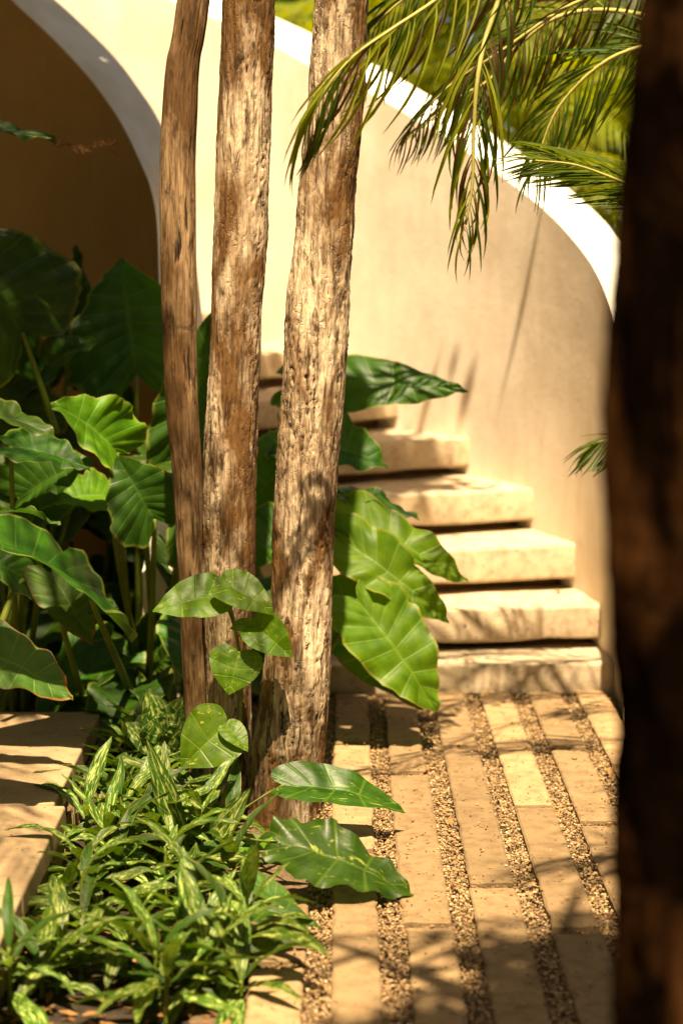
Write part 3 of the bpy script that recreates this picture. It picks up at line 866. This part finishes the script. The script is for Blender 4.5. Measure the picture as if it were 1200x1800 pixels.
# left planting, front to back
ear_plant('big elephant ear plant with one tall dark round leaf standing just left of the trunks', Vector((-.66, 6.3, -.03)), [
    ((240, 655), (213, 452), 6.35, 232, (-.05, -.9, .35), dict(jag=.10, wave=.03, bend=.35, dY=.05, stalk=(245, 1190, 6.35))),
    ((206, 796), (88, 708), 5.75, 150, (.15, -.75, .65), dict(mat='ear_sun', wave=.05, fold=.35, dY=-.12, bend=.7, stalk=(236, 1190, 6.2))),
    ((272, 912), (205, 800), 5.65, 150, (-.1, -.9, .45), dict(wave=.03, fold=.25, jag=.08, dY=.0, stalk=(262, 1190, 5.95))),
    ((250, 800), (345, 835), 5.95, 90, (.1, -.6, .8), dict(dY=-.1, stalk=(275, 1185, 6.2))),
    ((192, 872), (92, 884), 5.9, 120, (0, -.6, .8), dict(mat='ear_sun', dY=-.1, wave=.04, stalk=(250, 1190, 6.2))),
    ((330, 800), (374, 545), 5.9, 150, (.1, -1, .3), dict(dY=.0, bend=.3)),
    ((345, 960), (385, 760), 5.9, 110, (.1, -1, .3), dict(dY=.0, bend=.3)),
    ((300, 960), (345, 1090), 6.2, 70, (0, -.9, .5), dict(stalk=(285, 1190, 6.2))),
    ((268, 1185), (322, 1120), 6.0, 34, (0, -.9, .5), dict(shape='lance', stalk=False)),
    ((262, 1170), (318, 985), 6.1, 28, (.4, -.9, .3), dict(shape='lance', stalk=False)),
])
ear_plant('large elephant ear plant with grey green leaves spreading in from the left edge', Vector((-1.05, 6.2, -.03)), [
    ((40, 585), (-120, 400), 6.0, 330, (.3, -.85, .5), dict(bend=.6, fold=-.1, wave=.03, stalk=(100, 760, 6.1))),
    ((-20, 600), (25, 405), 6.4, 230, (-.1, -.9, .3), dict(wave=.05, pleat=.03, bend=.3)),
    ((118, 640), (134, 428), 6.75, 95, (.6, -.9, 0), dict(bend=.3, wave=.04)),
    ((40, 690), (175, 600), 6.3, 150, (0, -.5, .85), dict(bend=.8)),
    ((60, 760), (-60, 650), 6.2, 150, (0, -.9, .5), dict()),
    ((35, 875), (165, 808), 5.8, 165, (-.05, -.75, .6), dict(fold=.3, wave=.04)),
    ((20, 785), (160, 828), 5.6, 100, (.1, -.5, .85), dict()),
    ((80, 850), (-60, 900), 5.9, 190, (0, -.8, .6), dict()),
    ((160, 700), (235, 790), 6.6, 140, (0, -.9, .3), dict()),
    ((95, 720), (20, 790), 6.5, 190, (0, -.9, .3), dict()),
])
ear_plant('low elephant ear plant with a drooping shaded leaf and browning tip beside the raised slabs', Vector((-.72, 5.95, -.03)), [
    ((160, 1052), (-110, 925), 5.35, 250, (-.05, -.35, .9), dict(bend=.6, fold=.2, dY=-.25, wave=.02, stalk=(228, 1212, 5.8))),
    ((92, 1010), (163, 1135), 5.6, 105, (.1, -.75, .6), dict(dY=-.05, mat='ear_old')),
    ((168, 1068), (212, 1080), 5.5, 50, (.1, -.6, .8), dict(stalk=False)),
    ((-75, 1140), (128, 1232), 4.75, 140, (.1, -.55, .8), dict(mat='ear_old', bend=.9, wave=.03, fold=.1, stalk=(-80, 1300, 4.9), shape='long')),
    ((-75, 735), (102, 772), 4.5, 95, (-.1, -.25, .95), dict(bend=.8, shape='long', stalk=(-90, 1300, 4.9))),
    ((-60, 905), (108, 925), 4.9, 70, (0, .25, .95), dict(bend=.7, shape='long', stalk=(-90, 1300, 4.9))),
    ((50, 1022), (-80, 960), 5.6, 90, (0, -.6, .8), dict(stalk=(-5, 1115, 5.5))),
])
# dark filler plants in the well
for i, (bx, by, hh) in enumerate([(-1.25, 6.75, .9), (-.85, 6.85, .75), (-1.45, 6.4, 1.0), (-.72, 6.45, .5), (-.5, 6.0, .42)]):
    lv = []
    root = empty('elephant_ear_plant', Vector((bx, by, -.03)))
    tag(root, ['shaded elephant ear plant in the dark against the curved brown wall, far left',
               'shaded elephant ear plant low behind the trunks against the brown wall',
               'elephant ear plant half outside the left edge in deep shade',
               'short elephant ear plant filling the dark between the tall stalks', 'short elephant ear plant crouching right behind the left trunk'][i], 'plant')
    for j in range(9):
        a = j * 2.4 + i; h = hh * random.uniform(.35, 1.0); rad = random.uniform(.12, .35)
        A = Vector((bx + rad * math.cos(a), by + rad * .6 * math.sin(a), h))
        T = A + Vector((math.cos(a) * .24, math.sin(a) * .15 - .08, -.18))
        put_leaf(root, 'leaf', 'ear', A, T, NV(math.cos(a) * .4, -.5, .8), random.uniform(.22, .3), M['ear'], bend=.7, fold=.2, wave=.03, seed=j * 7 + i)
        stalk(root, [root.location, (A + root.location) / 2 + Vector((0, 0, .08)), A], .012, .006)

# right planting, leaves over the steps
ear_plant('elephant ear plant behind the trunks with bright leaves hanging over the lower steps', Vector((-.22, 6.1, -.03)), [
    ((540, 672), (824, 688), 6.3, 122, (-.1, -.8, .55), dict(bend=.35, fold=-.15, wave=.02, pleat=.022, dY=-.1)),
    ((520, 775), (682, 822), 6.2, 150, (.1, -.7, .7), dict(wave=.05, bend=.6, fold=.3)),
    ((540, 870), (738, 915), 6.1, 82, (.1, -.2, .95), dict(bend=.6, shape='long')),
    ((565, 900), (822, 1026), 6.0, 112, (.15, -.7, .7), dict(mat='ear_sun', shape='long', bend=.5, wave=.03, pleat=.022)),
    ((590, 940), (790, 1096), 5.9, 108, (-.1, -.8, .6), dict(mat='ear_sun', shape='long', bend=.5, wave=.03, pleat=.022)),
    ((628, 1055), (768, 1252), 5.8, 150, (.05, -.8, .6), dict(mat='ear_sun', shape='long', bend=.45, wave=.03, pleat=.022, fold=.15)),
    ((588, 1075), (742, 1250), 6.05, 140, (-.2, -.6, .75), dict(bend=.5, mat='ear_old')),
    ((520, 800), (430, 900), 6.2, 130, (0, -.8, .6), dict()),
    ((500, 920), (440, 1000), 6.0, 110, (0, -.8, .6), dict()),
])

# drooping leaf with dried end at the far left
t = empty('heliconia_plant', Vector((-1.35, 6.1, 0))); tag(t, 'narrow green leaf ending in dried brown shreds before the shaded wall at upper left', 'plant')
put_leaf(t, 'leaf', 'lance', at(-150, 262, 5.9), at(112, 254, 5.9), NV(0, -.5, .85), 40 / 3500 * 5.9, M['ear'], bend=.9, seed=2)
stalk(t, [t.location, at(-260, 700, 6.0), at(-200, 340, 5.9), at(-150, 262, 5.9)], .012, .006)
v, f, u = tube([at(100, 250, 5.9), at(150, 258, 5.9), at(192, 262, 5.9), at(210, 275, 5.9)], [.004, .003, .002], 6)
link('stem', mesh_np('stem', v, f, True, u), M['dry'], t, Matrix.Translation(-t.location))
for q in range(9):
    x = 95 + q * 13
    put_leaf(t, 'dried_shred', 'lance', at(x, 255 + (q % 3), 5.9), at(x + random.uniform(5, 22), 258 + random.uniform(-14, 18), 5.88), NV(random.uniform(-.5, .5), -.8, .3), .02, M['dry'], bend=1.2, fold=.5, wave=.08, seed=q, ns=20, nr=4)

# ------------------------------------------------------------------ pothos vine on the trunks
vine = empty('pothos_vine', Vector((-.32, 5.0, 0)))
tag(vine, 'climbing pothos vine with glossy yellow green heart leaves on the three trunks', 'vine')
def vl(a, t, Yd, w, nrm, mat='pothos', dY=-.04, **kw):
    o = dict(bend=.5, fold=.22, wave=.008, pleat=.006, nw=6, cross=.05); o.update(kw)
    put_leaf(vine, 'leaf', o.pop('shape', 'heart'), at(*a, Yd), at(*t, Yd + dY), NV(*nrm), w / 3500 * Yd, M[mat], **o)
vl((392, 1046), (268, 1076), 5.02, 92, (.05, -.75, .7), seed=1)
vl((391, 1026), (483, 1082), 5.0, 78, (.1, -.7, .7), seed=2, bend=.7)
vl((414, 1100), (478, 1112), 5.02, 44, (0, -.4, .9), seed=3)
vl((446, 1100), (514, 1156), 4.98, 74, (-.25, -.65, .6), seed=4, fold=.4)
vl((420, 1146), (402, 1222), 4.98, 96, (0, -.9, .4), seed=5, bend=.4)
vl((400, 1272), (318, 1350), 4.93, 118, (.1, -.85, .5), seed=6, bend=.4)
vl((398, 1275), (436, 1322), 4.92, 46, (.3, -.8, .5), seed=7)
vl((498, 1380), (714, 1430), 4.85, 98, (.15, -.5, .85), mat='pothos_v', seed=8, dY=.05, bend=.7, fold=.3)
vl((492, 1482), (736, 1582), 4.42, 150, (.1, -.45, .88), mat='pothos_v', seed=9, dY=.0, bend=.5, fold=.12, wave=.035, jag=.1)
vl((400, 1592), (566, 1632), 4.18, 82, (.15, -.4, .9), mat='pothos_v', seed=10, dY=.0)
vl((330, 1520), (498, 1478), 4.75, 74, (.1, -.5, .85), mat='pothos', seed=11, dY=.0)
vl((430, 1545), (540, 1622), 4.22, 60, (.1, -.4, .9), mat='ear_old', seed=12, dY=.0)
def vs_(pts, r): stalk(vine, [at(*p) for p in pts], r, r * .8, M['vine'], 'stem')
vs_([(380, 1440, 4.98), (415, 1330, 5.0), (424, 1220, 5.06), (418, 1130, 5.07), (400, 1060, 5.07), (392, 1035, 5.03)], .0055)
vs_([(392, 1046, 5.02), (400, 1070, 5.06), (418, 1120, 5.07)], .0025)
vs_([(391, 1026, 5.0), (410, 1080, 5.05), (420, 1140, 5.05)], .0025)
vs_([(446, 1100, 4.98), (430, 1130, 5.05), (424, 1180, 5.05)], .0025)
vs_([(420, 1146, 4.98), (424, 1180, 5.03), (424, 1220, 5.05)], .0025)
vs_([(402, 1275, 4.93), (414, 1310, 4.97), (414, 1380, 4.97)], .006)
vs_([(498, 1380, 4.85), (470, 1395, 4.88), (400, 1440, 4.9)], .003)
vs_([(492, 1482, 4.42), (440, 1475, 4.6), (390, 1460, 4.88)], .003)
vs_([(400, 1592, 4.18), (370, 1580, 4.4), (370, 1500, 4.8)], .003)
vs_([(330, 1520, 4.75), (350, 1500, 4.85), (380, 1440, 4.98)], .003)

# ------------------------------------------------------------------ variegated bed plants
bed_leaves = []
for q in range(8):
    me, tip = leaf_mesh('lance', 1.0, random.uniform(.13, .22), bend=[.5, .9, 1.3, .7, 1.1, .4, 1.6, .8][q], fold=.35, wave=.012, pleat=.006, nw=9, seed=40 + q, ns=22, nr=4, twist=random.uniform(-.5, .5))
    me.materials.append([M['aglo'], M['aglo2'], M['aglo'], M['aglo'], M['aglo3'], M['aglo2'], M['aglo'], M['aglo3']][q])
    bed_leaves.append(me)
stem_me = mesh_np('stem', *tube([(0, 0, 0), (0, 0, .06), (0, 0, .12)], [.006, .005, .004], 6)[:2])
spots = []
tries = 0
while len(spots) < 52 and tries < 9000:
    tries += 1
    y = rng.uniform(3.65, 6.0); x = rng.uniform(-.66, -.2 if y < 4.35 else (-.24 if y < 4.9 else -.36))
    if y > 5.6 and x < -.62: continue
    if any((x - a) ** 2 + (y - b) ** 2 < .078 ** 2 for a, b in spots): continue
    if min(math.hypot(x - tx, y - ty) for tx, ty in ((-.38, 5.3), (-.3, 5.22), (-.13, 5.12))) < .1: continue
    spots.append((x, y))
def zone(x, y):
    side = 'by the slab edge' if x < -.53 else ('on the paving side' if x > -.38 else 'in the middle')
    for lim, t_ in ((5.55, 'at the far head of the bed'), (5.25, 'behind the left trunk'), (4.95, 'level with the trunk feet'), (4.65, 'just in front of the trunks'),
                    (4.35, 'level with the paving leaf'), (4.05, 'level with the sunlit paver end'), (3.8, 'close to the bottom edge'), (0, 'at the very bottom')):
        if y > lim: return side, t_
ZN = {}
for p_ in spots: ZN.setdefault(zone(*p_), []).append(p_)
ORD = ['first', 'second', 'third', 'fourth', 'fifth', 'sixth', 'seventh']
def bed_label(x, y):
    z_ = zone(x, y); L_ = sorted(ZN[z_])
    k_ = L_.index((x, y))
    pre = 'speckled bed plant' if len(L_) == 1 else ORD[min(k_, 6)] + ' speckled plant'
    return pre + ' ' + z_[1] + ' ' + z_[0]
for (x, y) in spots:
    root = empty('bed_plant', Vector((x, y, -.03)))
    tag(root, bed_label(x, y), 'plant', 'variegated plants filling the bed')
    hh = rng.uniform(.05, .15)
    link('stem', stem_me, M['stalk'], root, Matrix.Diagonal((1, 1, hh / .12, 1)))
    k_ = int(rng.integers(8, 11)); a0 = rng.uniform(0, 6.28)
    for j in range(k_):
        a = a0 + j * 2.4; t_ = j / k_
        L = rng.uniform(.13, .28) * (1.1 - .35 * t_)
        pitch = R(10 + 62 * t_ + rng.uniform(-12, 12))
        Mx = Matrix.Translation((0, 0, hh * (.35 + .65 * t_))) @ Matrix.Rotation(a, 4, 'Z') @ Matrix.Rotation(pitch, 4, 'X') @ Matrix.Scale(L, 4)
        link('leaf', bed_leaves[int(rng.integers(0, 8))], None, root, Mx)

# a few long pale upright leaves seen in front of the trunks
t = empty('bed_plant', Vector((-.40, 4.75, -.03))); tag(t, 'tall bed plant with one long pale speckled leaf standing upright before the trunks', 'plant')
for (a, b, Yd, w, nr_) in [((332, 1520), (258, 1300), 4.7, 44, (.2, -1, .2)), ((355, 1520), (440, 1385), 4.75, 46, (-.2, -1, .3)), ((350, 1540), (420, 1470), 4.65, 54, (0, -1, .5)),
                           ((330, 1640), (345, 1480), 4.5, 56, (0, -1, .3)), ((300, 1560), (200, 1480), 4.6, 44, (0, -.8, .5))]:
    put_leaf(t, 'leaf', 'lance', at(*a, Yd), at(*b, Yd), NV(*nr_), w / 3500 * Yd, M['aglo'], bend=.5, fold=.3, wave=.02, pleat=.006, nw=9, seed=a[0])
    stalk(t, [t.location, (t.location + at(*a, Yd)) / 2, at(*a, Yd)], .005, .003)
t = empty('bed_plant', Vector((-.45, 5.45, -.03))); tag(t, 'broad leaved variegated plant with white marbled leaves left of the trunk feet', 'plant')
for (a, b, Yd, w) in [((285, 1290), (255, 1210), 5.3, 70), ((290, 1300), (322, 1225), 5.32, 60), ((270, 1310), (220, 1270), 5.3, 56), ((300, 1330), (265, 1345), 5.2, 60)]:
    put_leaf(t, 'leaf', 'heart', at(*a, Yd), at(*b, Yd), NV(.1, -.8, .6), w / 3500 * Yd, M['aglo'], bend=.5, fold=.2, seed=b[0])
    stalk(t, [t.location, (t.location + at(*a, Yd)) / 2, at(*a, Yd)], .005, .003)

# leaf litter on the soil and dry leaves on the paving
def litter(n, xr, yr, z, size, name):
    P = np.stack([rng.uniform(*xr, n), rng.uniform(*yr, n), z + rng.uniform(0, .012, n)], -1)
    a = rng.uniform(0, 6.28, n); L = rng.uniform(.5, 1.3, n) * size
    d = np.stack([np.cos(a), np.sin(a), rng.uniform(-.3, .3, n)], -1) * L[:, None]
    w = np.stack([-np.sin(a), np.cos(a), rng.uniform(-.4, .4, n)], -1) * L[:, None] * .35
    V = np.stack([P - d, P + w, P + d, P - w], 1).reshape(-1, 3)
    return mesh_np(name, V, np.arange(n * 4).reshape(-1, 4), False)
o = link('leaf_litter', litter(2600, (-1.4, -.2), (3.4, 7.0), -.028, .018, 'leaf_litter'), M['dry']); tag(o, 'brown leaf litter over the dark soil of the bed', 'leaf litter', kind='stuff')
o = link('paving_debris', litter(620, (-.1, 1.1), (3.5, 6.5), .008, .0075, 'paving_debris'), M['dry']); tag(o, 'tiny dry leaf scraps strewn over gravel and pavers', 'debris', kind='stuff')
dl_me = [leaf_mesh('lance', 1, .5, bend=1.0, fold=.6, wave=.05, seed=s_, ns=14, nr=4)[0] for s_ in (1, 2, 3)]
for q, (px, py, dsc) in enumerate([(1010, 1335, 'dark red brown dry leaf lying where two far right pavers meet'), (760, 1352, 'brown dry leaf on the gravel strip below the hanging leaf tip'), (1065, 1350, 'orange dry leaf near the dark trunk on gravel'),
                       (625, 1508, 'orange dry leaf beside the large variegated leaf'), (805, 1560, 'ochre dry leaf in the gravel joint at the centre of the paving'), (985, 1430, 'small dark dry leaf on the gravel right of centre'),
                       (780, 1440, 'curled dry leaf on the gravel above the centre'), (975, 1040, 'red brown dry leaf lying on the second step')]):
    z = .008 if q < 7 else .262
    Yg = 1.0
    for it in range(40):
        p = at(px, py, Yg); Yg += (p.z - z) * 3500 / (py - 420) * .9
    p = at(px, py, Yg)
    o = link('dry_leaf', dl_me[q % 3], M['dry'], None, Matrix.Translation(p) @ Matrix.Rotation(q * 1.7, 4, 'Z') @ Matrix.Scale(.034, 4))
    tag(o, dsc, 'leaf', 'dry leaves on the paving')

# ------------------------------------------------------------------ palms
def leaflet_mesh(bend, seed):
    return leaf_mesh('lance', 1.0, .085, bend=bend, fold=.5, wave=.0, pleat=0, nw=1, seed=seed, ns=12, nr=3)[0]
LFM = [leaflet_mesh(b, i) for i, b in enumerate((.5, .9, 1.2, .7))]
LFB = [leaflet_mesh(b, i + 15) for i, b in enumerate((1.3, .9))]
LFY = [leaflet_mesh(b, i + 5) for i, b in enumerate((.6, 1.0, 1.3))]
def frond_parts(pts, n, Llen, ang, nrm, droop, seed, n_sides=(-1, 1), taper=True):
    """yields leaflet matrices along the rachis pts"""
    r = random.Random(seed)
    P = catmull(np.array([tuple(p) for p in pts]), 60)
    T = np.gradient(P, axis=0)
    for j in range(n):
        f = .08 + .92 * j / (n - 1); ii = min(59, int(f * 59))
        p = Vector(P[ii]); t_ = Vector(T[ii]).normalized()
        sd = t_.cross(nrm).normalized(); up = sd.cross(t_).normalized()
        for side in n_sides:
            a = R(ang) * (1 - .45 * f) * r.uniform(.85, 1.15)
            d = (t_ * math.cos(a) + sd * side * math.sin(a) + up * r.uniform(-.05, .25))
            d = (d + Vector((0, 0, -droop * r.uniform(.6, 1.3)))).normalized()
            L = Llen * (math.sin(math.pi * (f * .8 + .15)) * .6 + .45) * r.uniform(.85, 1.1) if taper else Llen * r.uniform(.7, 1.1)
            x = d.cross(up)
            if x.length < .05: x = sd
            x = x.normalized(); z = x.cross(d)
            z2 = (z * math.cos(.5 * side) + x * math.sin(.5 * side)).normalized(); x2 = d.cross(z2)
            yield Matrix.Translation(p) @ Matrix((x2, d, z2)).transposed().to_4x4() @ Matrix.Diagonal((L * .5, L, L, 1)), r.randrange(99)
def frond(root, pts, n, Llen, ang, nrm, droop, seed, mats, separate=True, rr=.006, width=1.0, curl=0):
    loc = root.location
    inv = Matrix.Translation(-loc)
    v, f_, u = tube(pts, [rr, rr * .7, rr * .3], 6)
    if separate:
        fr = link('frond', mesh_np('frond', v, f_, True, u), M['rachis'], root, inv)
        for Mx, q in frond_parts(pts, n, Llen, ang, nrm, droop, seed):
            me = mats[q % len(mats)]
            link('leaflet', me, None, fr, Mx @ Matrix.Diagonal((width, 1, 1, 1)))
        return fr
    mb = MB(); 
    mb.add(v, f_, u)
    for Mx, q in frond_parts(pts, n, Llen, ang, nrm, droop, seed):
        L0 = [(-.5, 0), (.5, 0)]
        VV = []; UU = []
        for s_, w_, zz in ((0, .2, 0), (.3, 1, .02), (.65, .8, -.06), (1, .05, -.25)):
            for sx in (-1, 1):
                VV.append(Mx @ Vector((sx * .042 * w_ * width, s_, zz))); UU.append((.5 + .5 * sx, s_))
        mb.add([tuple(p) for p in VV], [[0, 1, 3, 2], [2, 3, 5, 4], [4, 5, 7, 6]], UU)
    return mb.mesh('frond')
for me in LFM: me.materials.append(M['frond'])
for me in LFY: me.materials.append(M['frond_y'])
for me in LFB: me.materials.append(M['frond_b'])

DN = NV(0, -1, .25)
palm = empty('palm_tree', Vector((2.0, 5.3, 0))); tag(palm, 'palm with arching feathery fronds hanging into the top of the view before the white coping', 'palm')
v, f, u = tube([palm.location + Vector((0, 0, -.05)), palm.location + Vector((.03, 0, 1.3)), palm.location + Vector((0, 0, 2.7))], [.09, .075, .07], 16, 60)
link('trunk', mesh_np('trunk', v, f, True, u, {'cav': np.ones(len(v))}), M['bark'], palm, Matrix.Translation(-palm.location))
# A: over the thick trunk
frond(palm, [at(1250, -300, 5.3), at(1000, -190, 5.0), at(850, -70, 4.8), at(765, 0, 4.7), at(690, 50, 4.65), at(620, 100, 4.62), at(570, 160, 4.6), at(545, 215, 4.6)], 30, .31, 40, DN, .75, 11, LFM[1:3] + LFY[:2] + LFB[:1], width=.75, curl=1)
# B1: arching rachis
frond(palm, [at(1260, 60, 5.7), at(1135, 28, 5.75), at(1050, 18, 5.8), at(975, 32, 5.8), at(910, 80, 5.8), at(860, 140, 5.8), at(800, 175, 5.8), at(740, 225, 5.8)], 40, .24, 66, DN, .6, 5, LFM + LFB + LFY[:1], rr=.009, width=1.0)
# B2: hanging one
frond(palm, [at(1240, -160, 5.6), at(1020, -150, 5.5), at(910, -60, 5.4), at(862, 40, 5.35), at(840, 130, 5.3), at(832, 230, 5.3), at(830, 320, 5.3), at(818, 395, 5.3)], 36, .30, 50, DN, .55, 8, LFM + LFY[:2] + LFB, rr=.010, width=.9)
frond(palm, [at(1250, -60, 5.65), at(1120, -30, 5.65), at(1000, 10, 5.65), at(880, 90, 5.65), at(790, 150, 5.65), at(715, 230, 5.65)], 34, .26, 60, DN, .7, 15, LFB + LFM[:2], rr=.007, width=.9)
frond(palm, [at(1250, 100, 5.6), at(1150, 80, 5.6), at(1060, 110, 5.6), at(980, 190, 5.6), at(940, 290, 5.6)], 30, .26, 55, DN, .5, 16, LFM, rr=.008, width=1.1)
frond(palm, [at(1150, -200, 5.75), at(960, -130, 5.75), at(820, -70, 5.75), at(720, -10, 5.75), at(650, 50, 5.75)], 30, .26, 58, DN, .6, 17, LFM, rr=.008, width=1.1)
# C: green one pointing left
frond(palm, [at(1250, 400, 5.2), at(1150, 345, 5.15), at(1080, 315, 5.1), at(1010, 290, 5.05), at(940, 282, 5.0)], 34, .22, 34, NV(0, -.75, .6), .06, 3, LFM, width=.9)
# small one lower right
sp = empty('palm_seedling', Vector((1.15, 6.2, 0))); tag(sp, 'small palm seedling whose fine frond peeks out left of the dark trunk', 'palm')
frond(sp, [sp.location, at(1200, 950, 6.0), at(1160, 800, 5.9), at(1100, 772, 5.85), at(1065, 774, 5.8), at(1045, 780, 5.8)], 26, .19, 40, NV(0, -.6, .8), .45, 2, LFM, width=1.5)
# extra fronds of the same palm off frame, arching out overhead
for q in range(5):
    a = [20, 60, 330, 290, 255][q]; ca, sa = math.cos(R(a)), math.sin(R(a))
    o_ = palm.location + Vector((0, 0, 2.7))
    pts = [o_, o_ + Vector((ca * .5, sa * .5, .55)), o_ + Vector((ca * 1.1, sa * 1.1, .65)), o_ + Vector((ca * 1.7, sa * 1.7, .3))]
    me = frond(palm, pts, 34, .42, 60, Vector((0, 0, 1)), .3, 30 + q, None, False, .012, 1.3)
    link('frond', me, M['frond'], palm, Matrix.Translation(-palm.location))

# shared frond meshes in local space for the palms behind and overhead
def local_frond(seed, rise, fall, n=56, L=.5):
    class _R: location = Vector((0, 0, 0))
    pts = [Vector((0, 0, 0)), Vector((.5, 0, rise)), Vector((1.2, 0, rise * 1.1)), Vector((2.0, 0, rise - fall))]
    return frond(_R, pts, n, L, 62, Vector((0, 0, 1)), .3, seed, None, False, .016, 1.4)
FM = [local_frond(60 + i, r_, f_) for i, (r_, f_) in enumerate([(.9, .7), (.6, .9), (.3, .8), (1.2, .5)])]
FMy = [m_.copy() for m_ in FM]
for m_ in FM: m_.materials.append(M['frond'])
for m_ in FMy: m_.materials.append(M['frond_y'])
trunk_me = mesh_np('palm_trunk', *tube([(0, 0, 0), (.04, 0, .5), (0, 0, 1)], [.1, .08, .075], 14, 30)[:2])
trunk_me.attributes.new('cav', 'FLOAT', 'POINT').data.foreach_set('value', np.ones(len(trunk_me.vertices), dtype=np.float32))
def palm_tree(x, y, h, n, scale, label, seed, mats=None, group=None, spread=(0, 360), name='palm_tree'):
    r = random.Random(seed)
    root = empty(name, Vector((x, y, -.03))); tag(root, label, 'palm', group)
    link('trunk', trunk_me, M['bark'], root, Matrix.Diagonal((1, 1, h, 1)))
    for j in range(n):
        a = spread[0] + (spread[1] - spread[0]) * (j + r.uniform(-.3, .3)) / n
        ms = mats or FM
        link('frond', ms[r.randrange(4)], None, root, Matrix.Translation((0, 0, h)) @ Matrix.Rotation(R(a), 4, 'Z') @ Matrix.Rotation(R(r.uniform(-28, 18)), 4, 'Y') @ Matrix.Rotation(R(r.uniform(-25, 25)), 4, 'X') @ Matrix.Scale(scale * r.uniform(.8, 1.1), 4))
    return root
# behind the wall
for q, (x, y, h, n_, s_, lab) in enumerate([
        (0.9, 10.4, 1.5, 16, .75, 'yellow green palm growing close behind the top of the curved wall at centre'),
        (1.9, 9.8, 1.3, 16, .75, 'yellow green palm behind the right end of the curved wall'),
        (0.1, 11.2, 2.0, 16, .8, 'sunlit palm behind the white coping right of the thick trunk'),
        (2.6, 11.5, 2.0, 16, .9, 'feathery palm far back at the right beyond the wall'),
        (1.4, 12.0, 2.2, 18, .95, 'taller palm in the middle distance behind the wall'),
        (-.9, 11.8, 2.3, 14, .9, 'palm behind the wall seen between the two barked trunks')]):
    palm_tree(x, y, h, n_, s_, lab, 100 + q, FMy if q in (0, 1, 2, 4) else FM)
# dense foliage further off
hd = leafy_crown((1.0, 15.5, 2.2), (6.0, 1.0, 3.0), 26000, 77, .13)
o = link('hedge', hd, M['hedge']); tag(o, 'dense dark green foliage filling the view behind the palms', 'hedge', kind='stuff')
for (c_, r_, n_, sd_, lab) in [((-5.0, 5, 2.6), (1.0, 6.5, 3.2), 16000, 81, 'added dense foliage along the left, outside the view, blocking sky light'),
                               ((4.9, 4, 2.4), (.9, 6.0, 3.0), 16000, 82, 'added dense foliage along the right, outside the view, blocking sky light'),
                               ((0, -4.5, 2.2), (6.0, 1.0, 2.8), 16000, 83, 'added dense foliage behind the viewer, blocking sky light')]:
    o = link('hedge', leafy_crown(c_, r_, n_, sd_, .16), M['hedge']); tag(o, lab, 'hedge', kind='stuff')  # unseen foliage masses added to cut sky light and deepen the shade
# palms standing beside and behind the viewer whose crowns throw the dappled shade
palm_tree(2.15, 2.3, 3.6, 26, 1.0, 'palm standing outside the view at right and shading the paving', 213)
palm_tree(-1.5, 4.2, 3.5, 14, 1.0, 'palm standing outside the view at left beside the well', 202)
palm_tree(-1.95, 5.6, 4.3, 20, .95, 'palm left of the view shading the well of the stair', 204, spread=(100, 375))
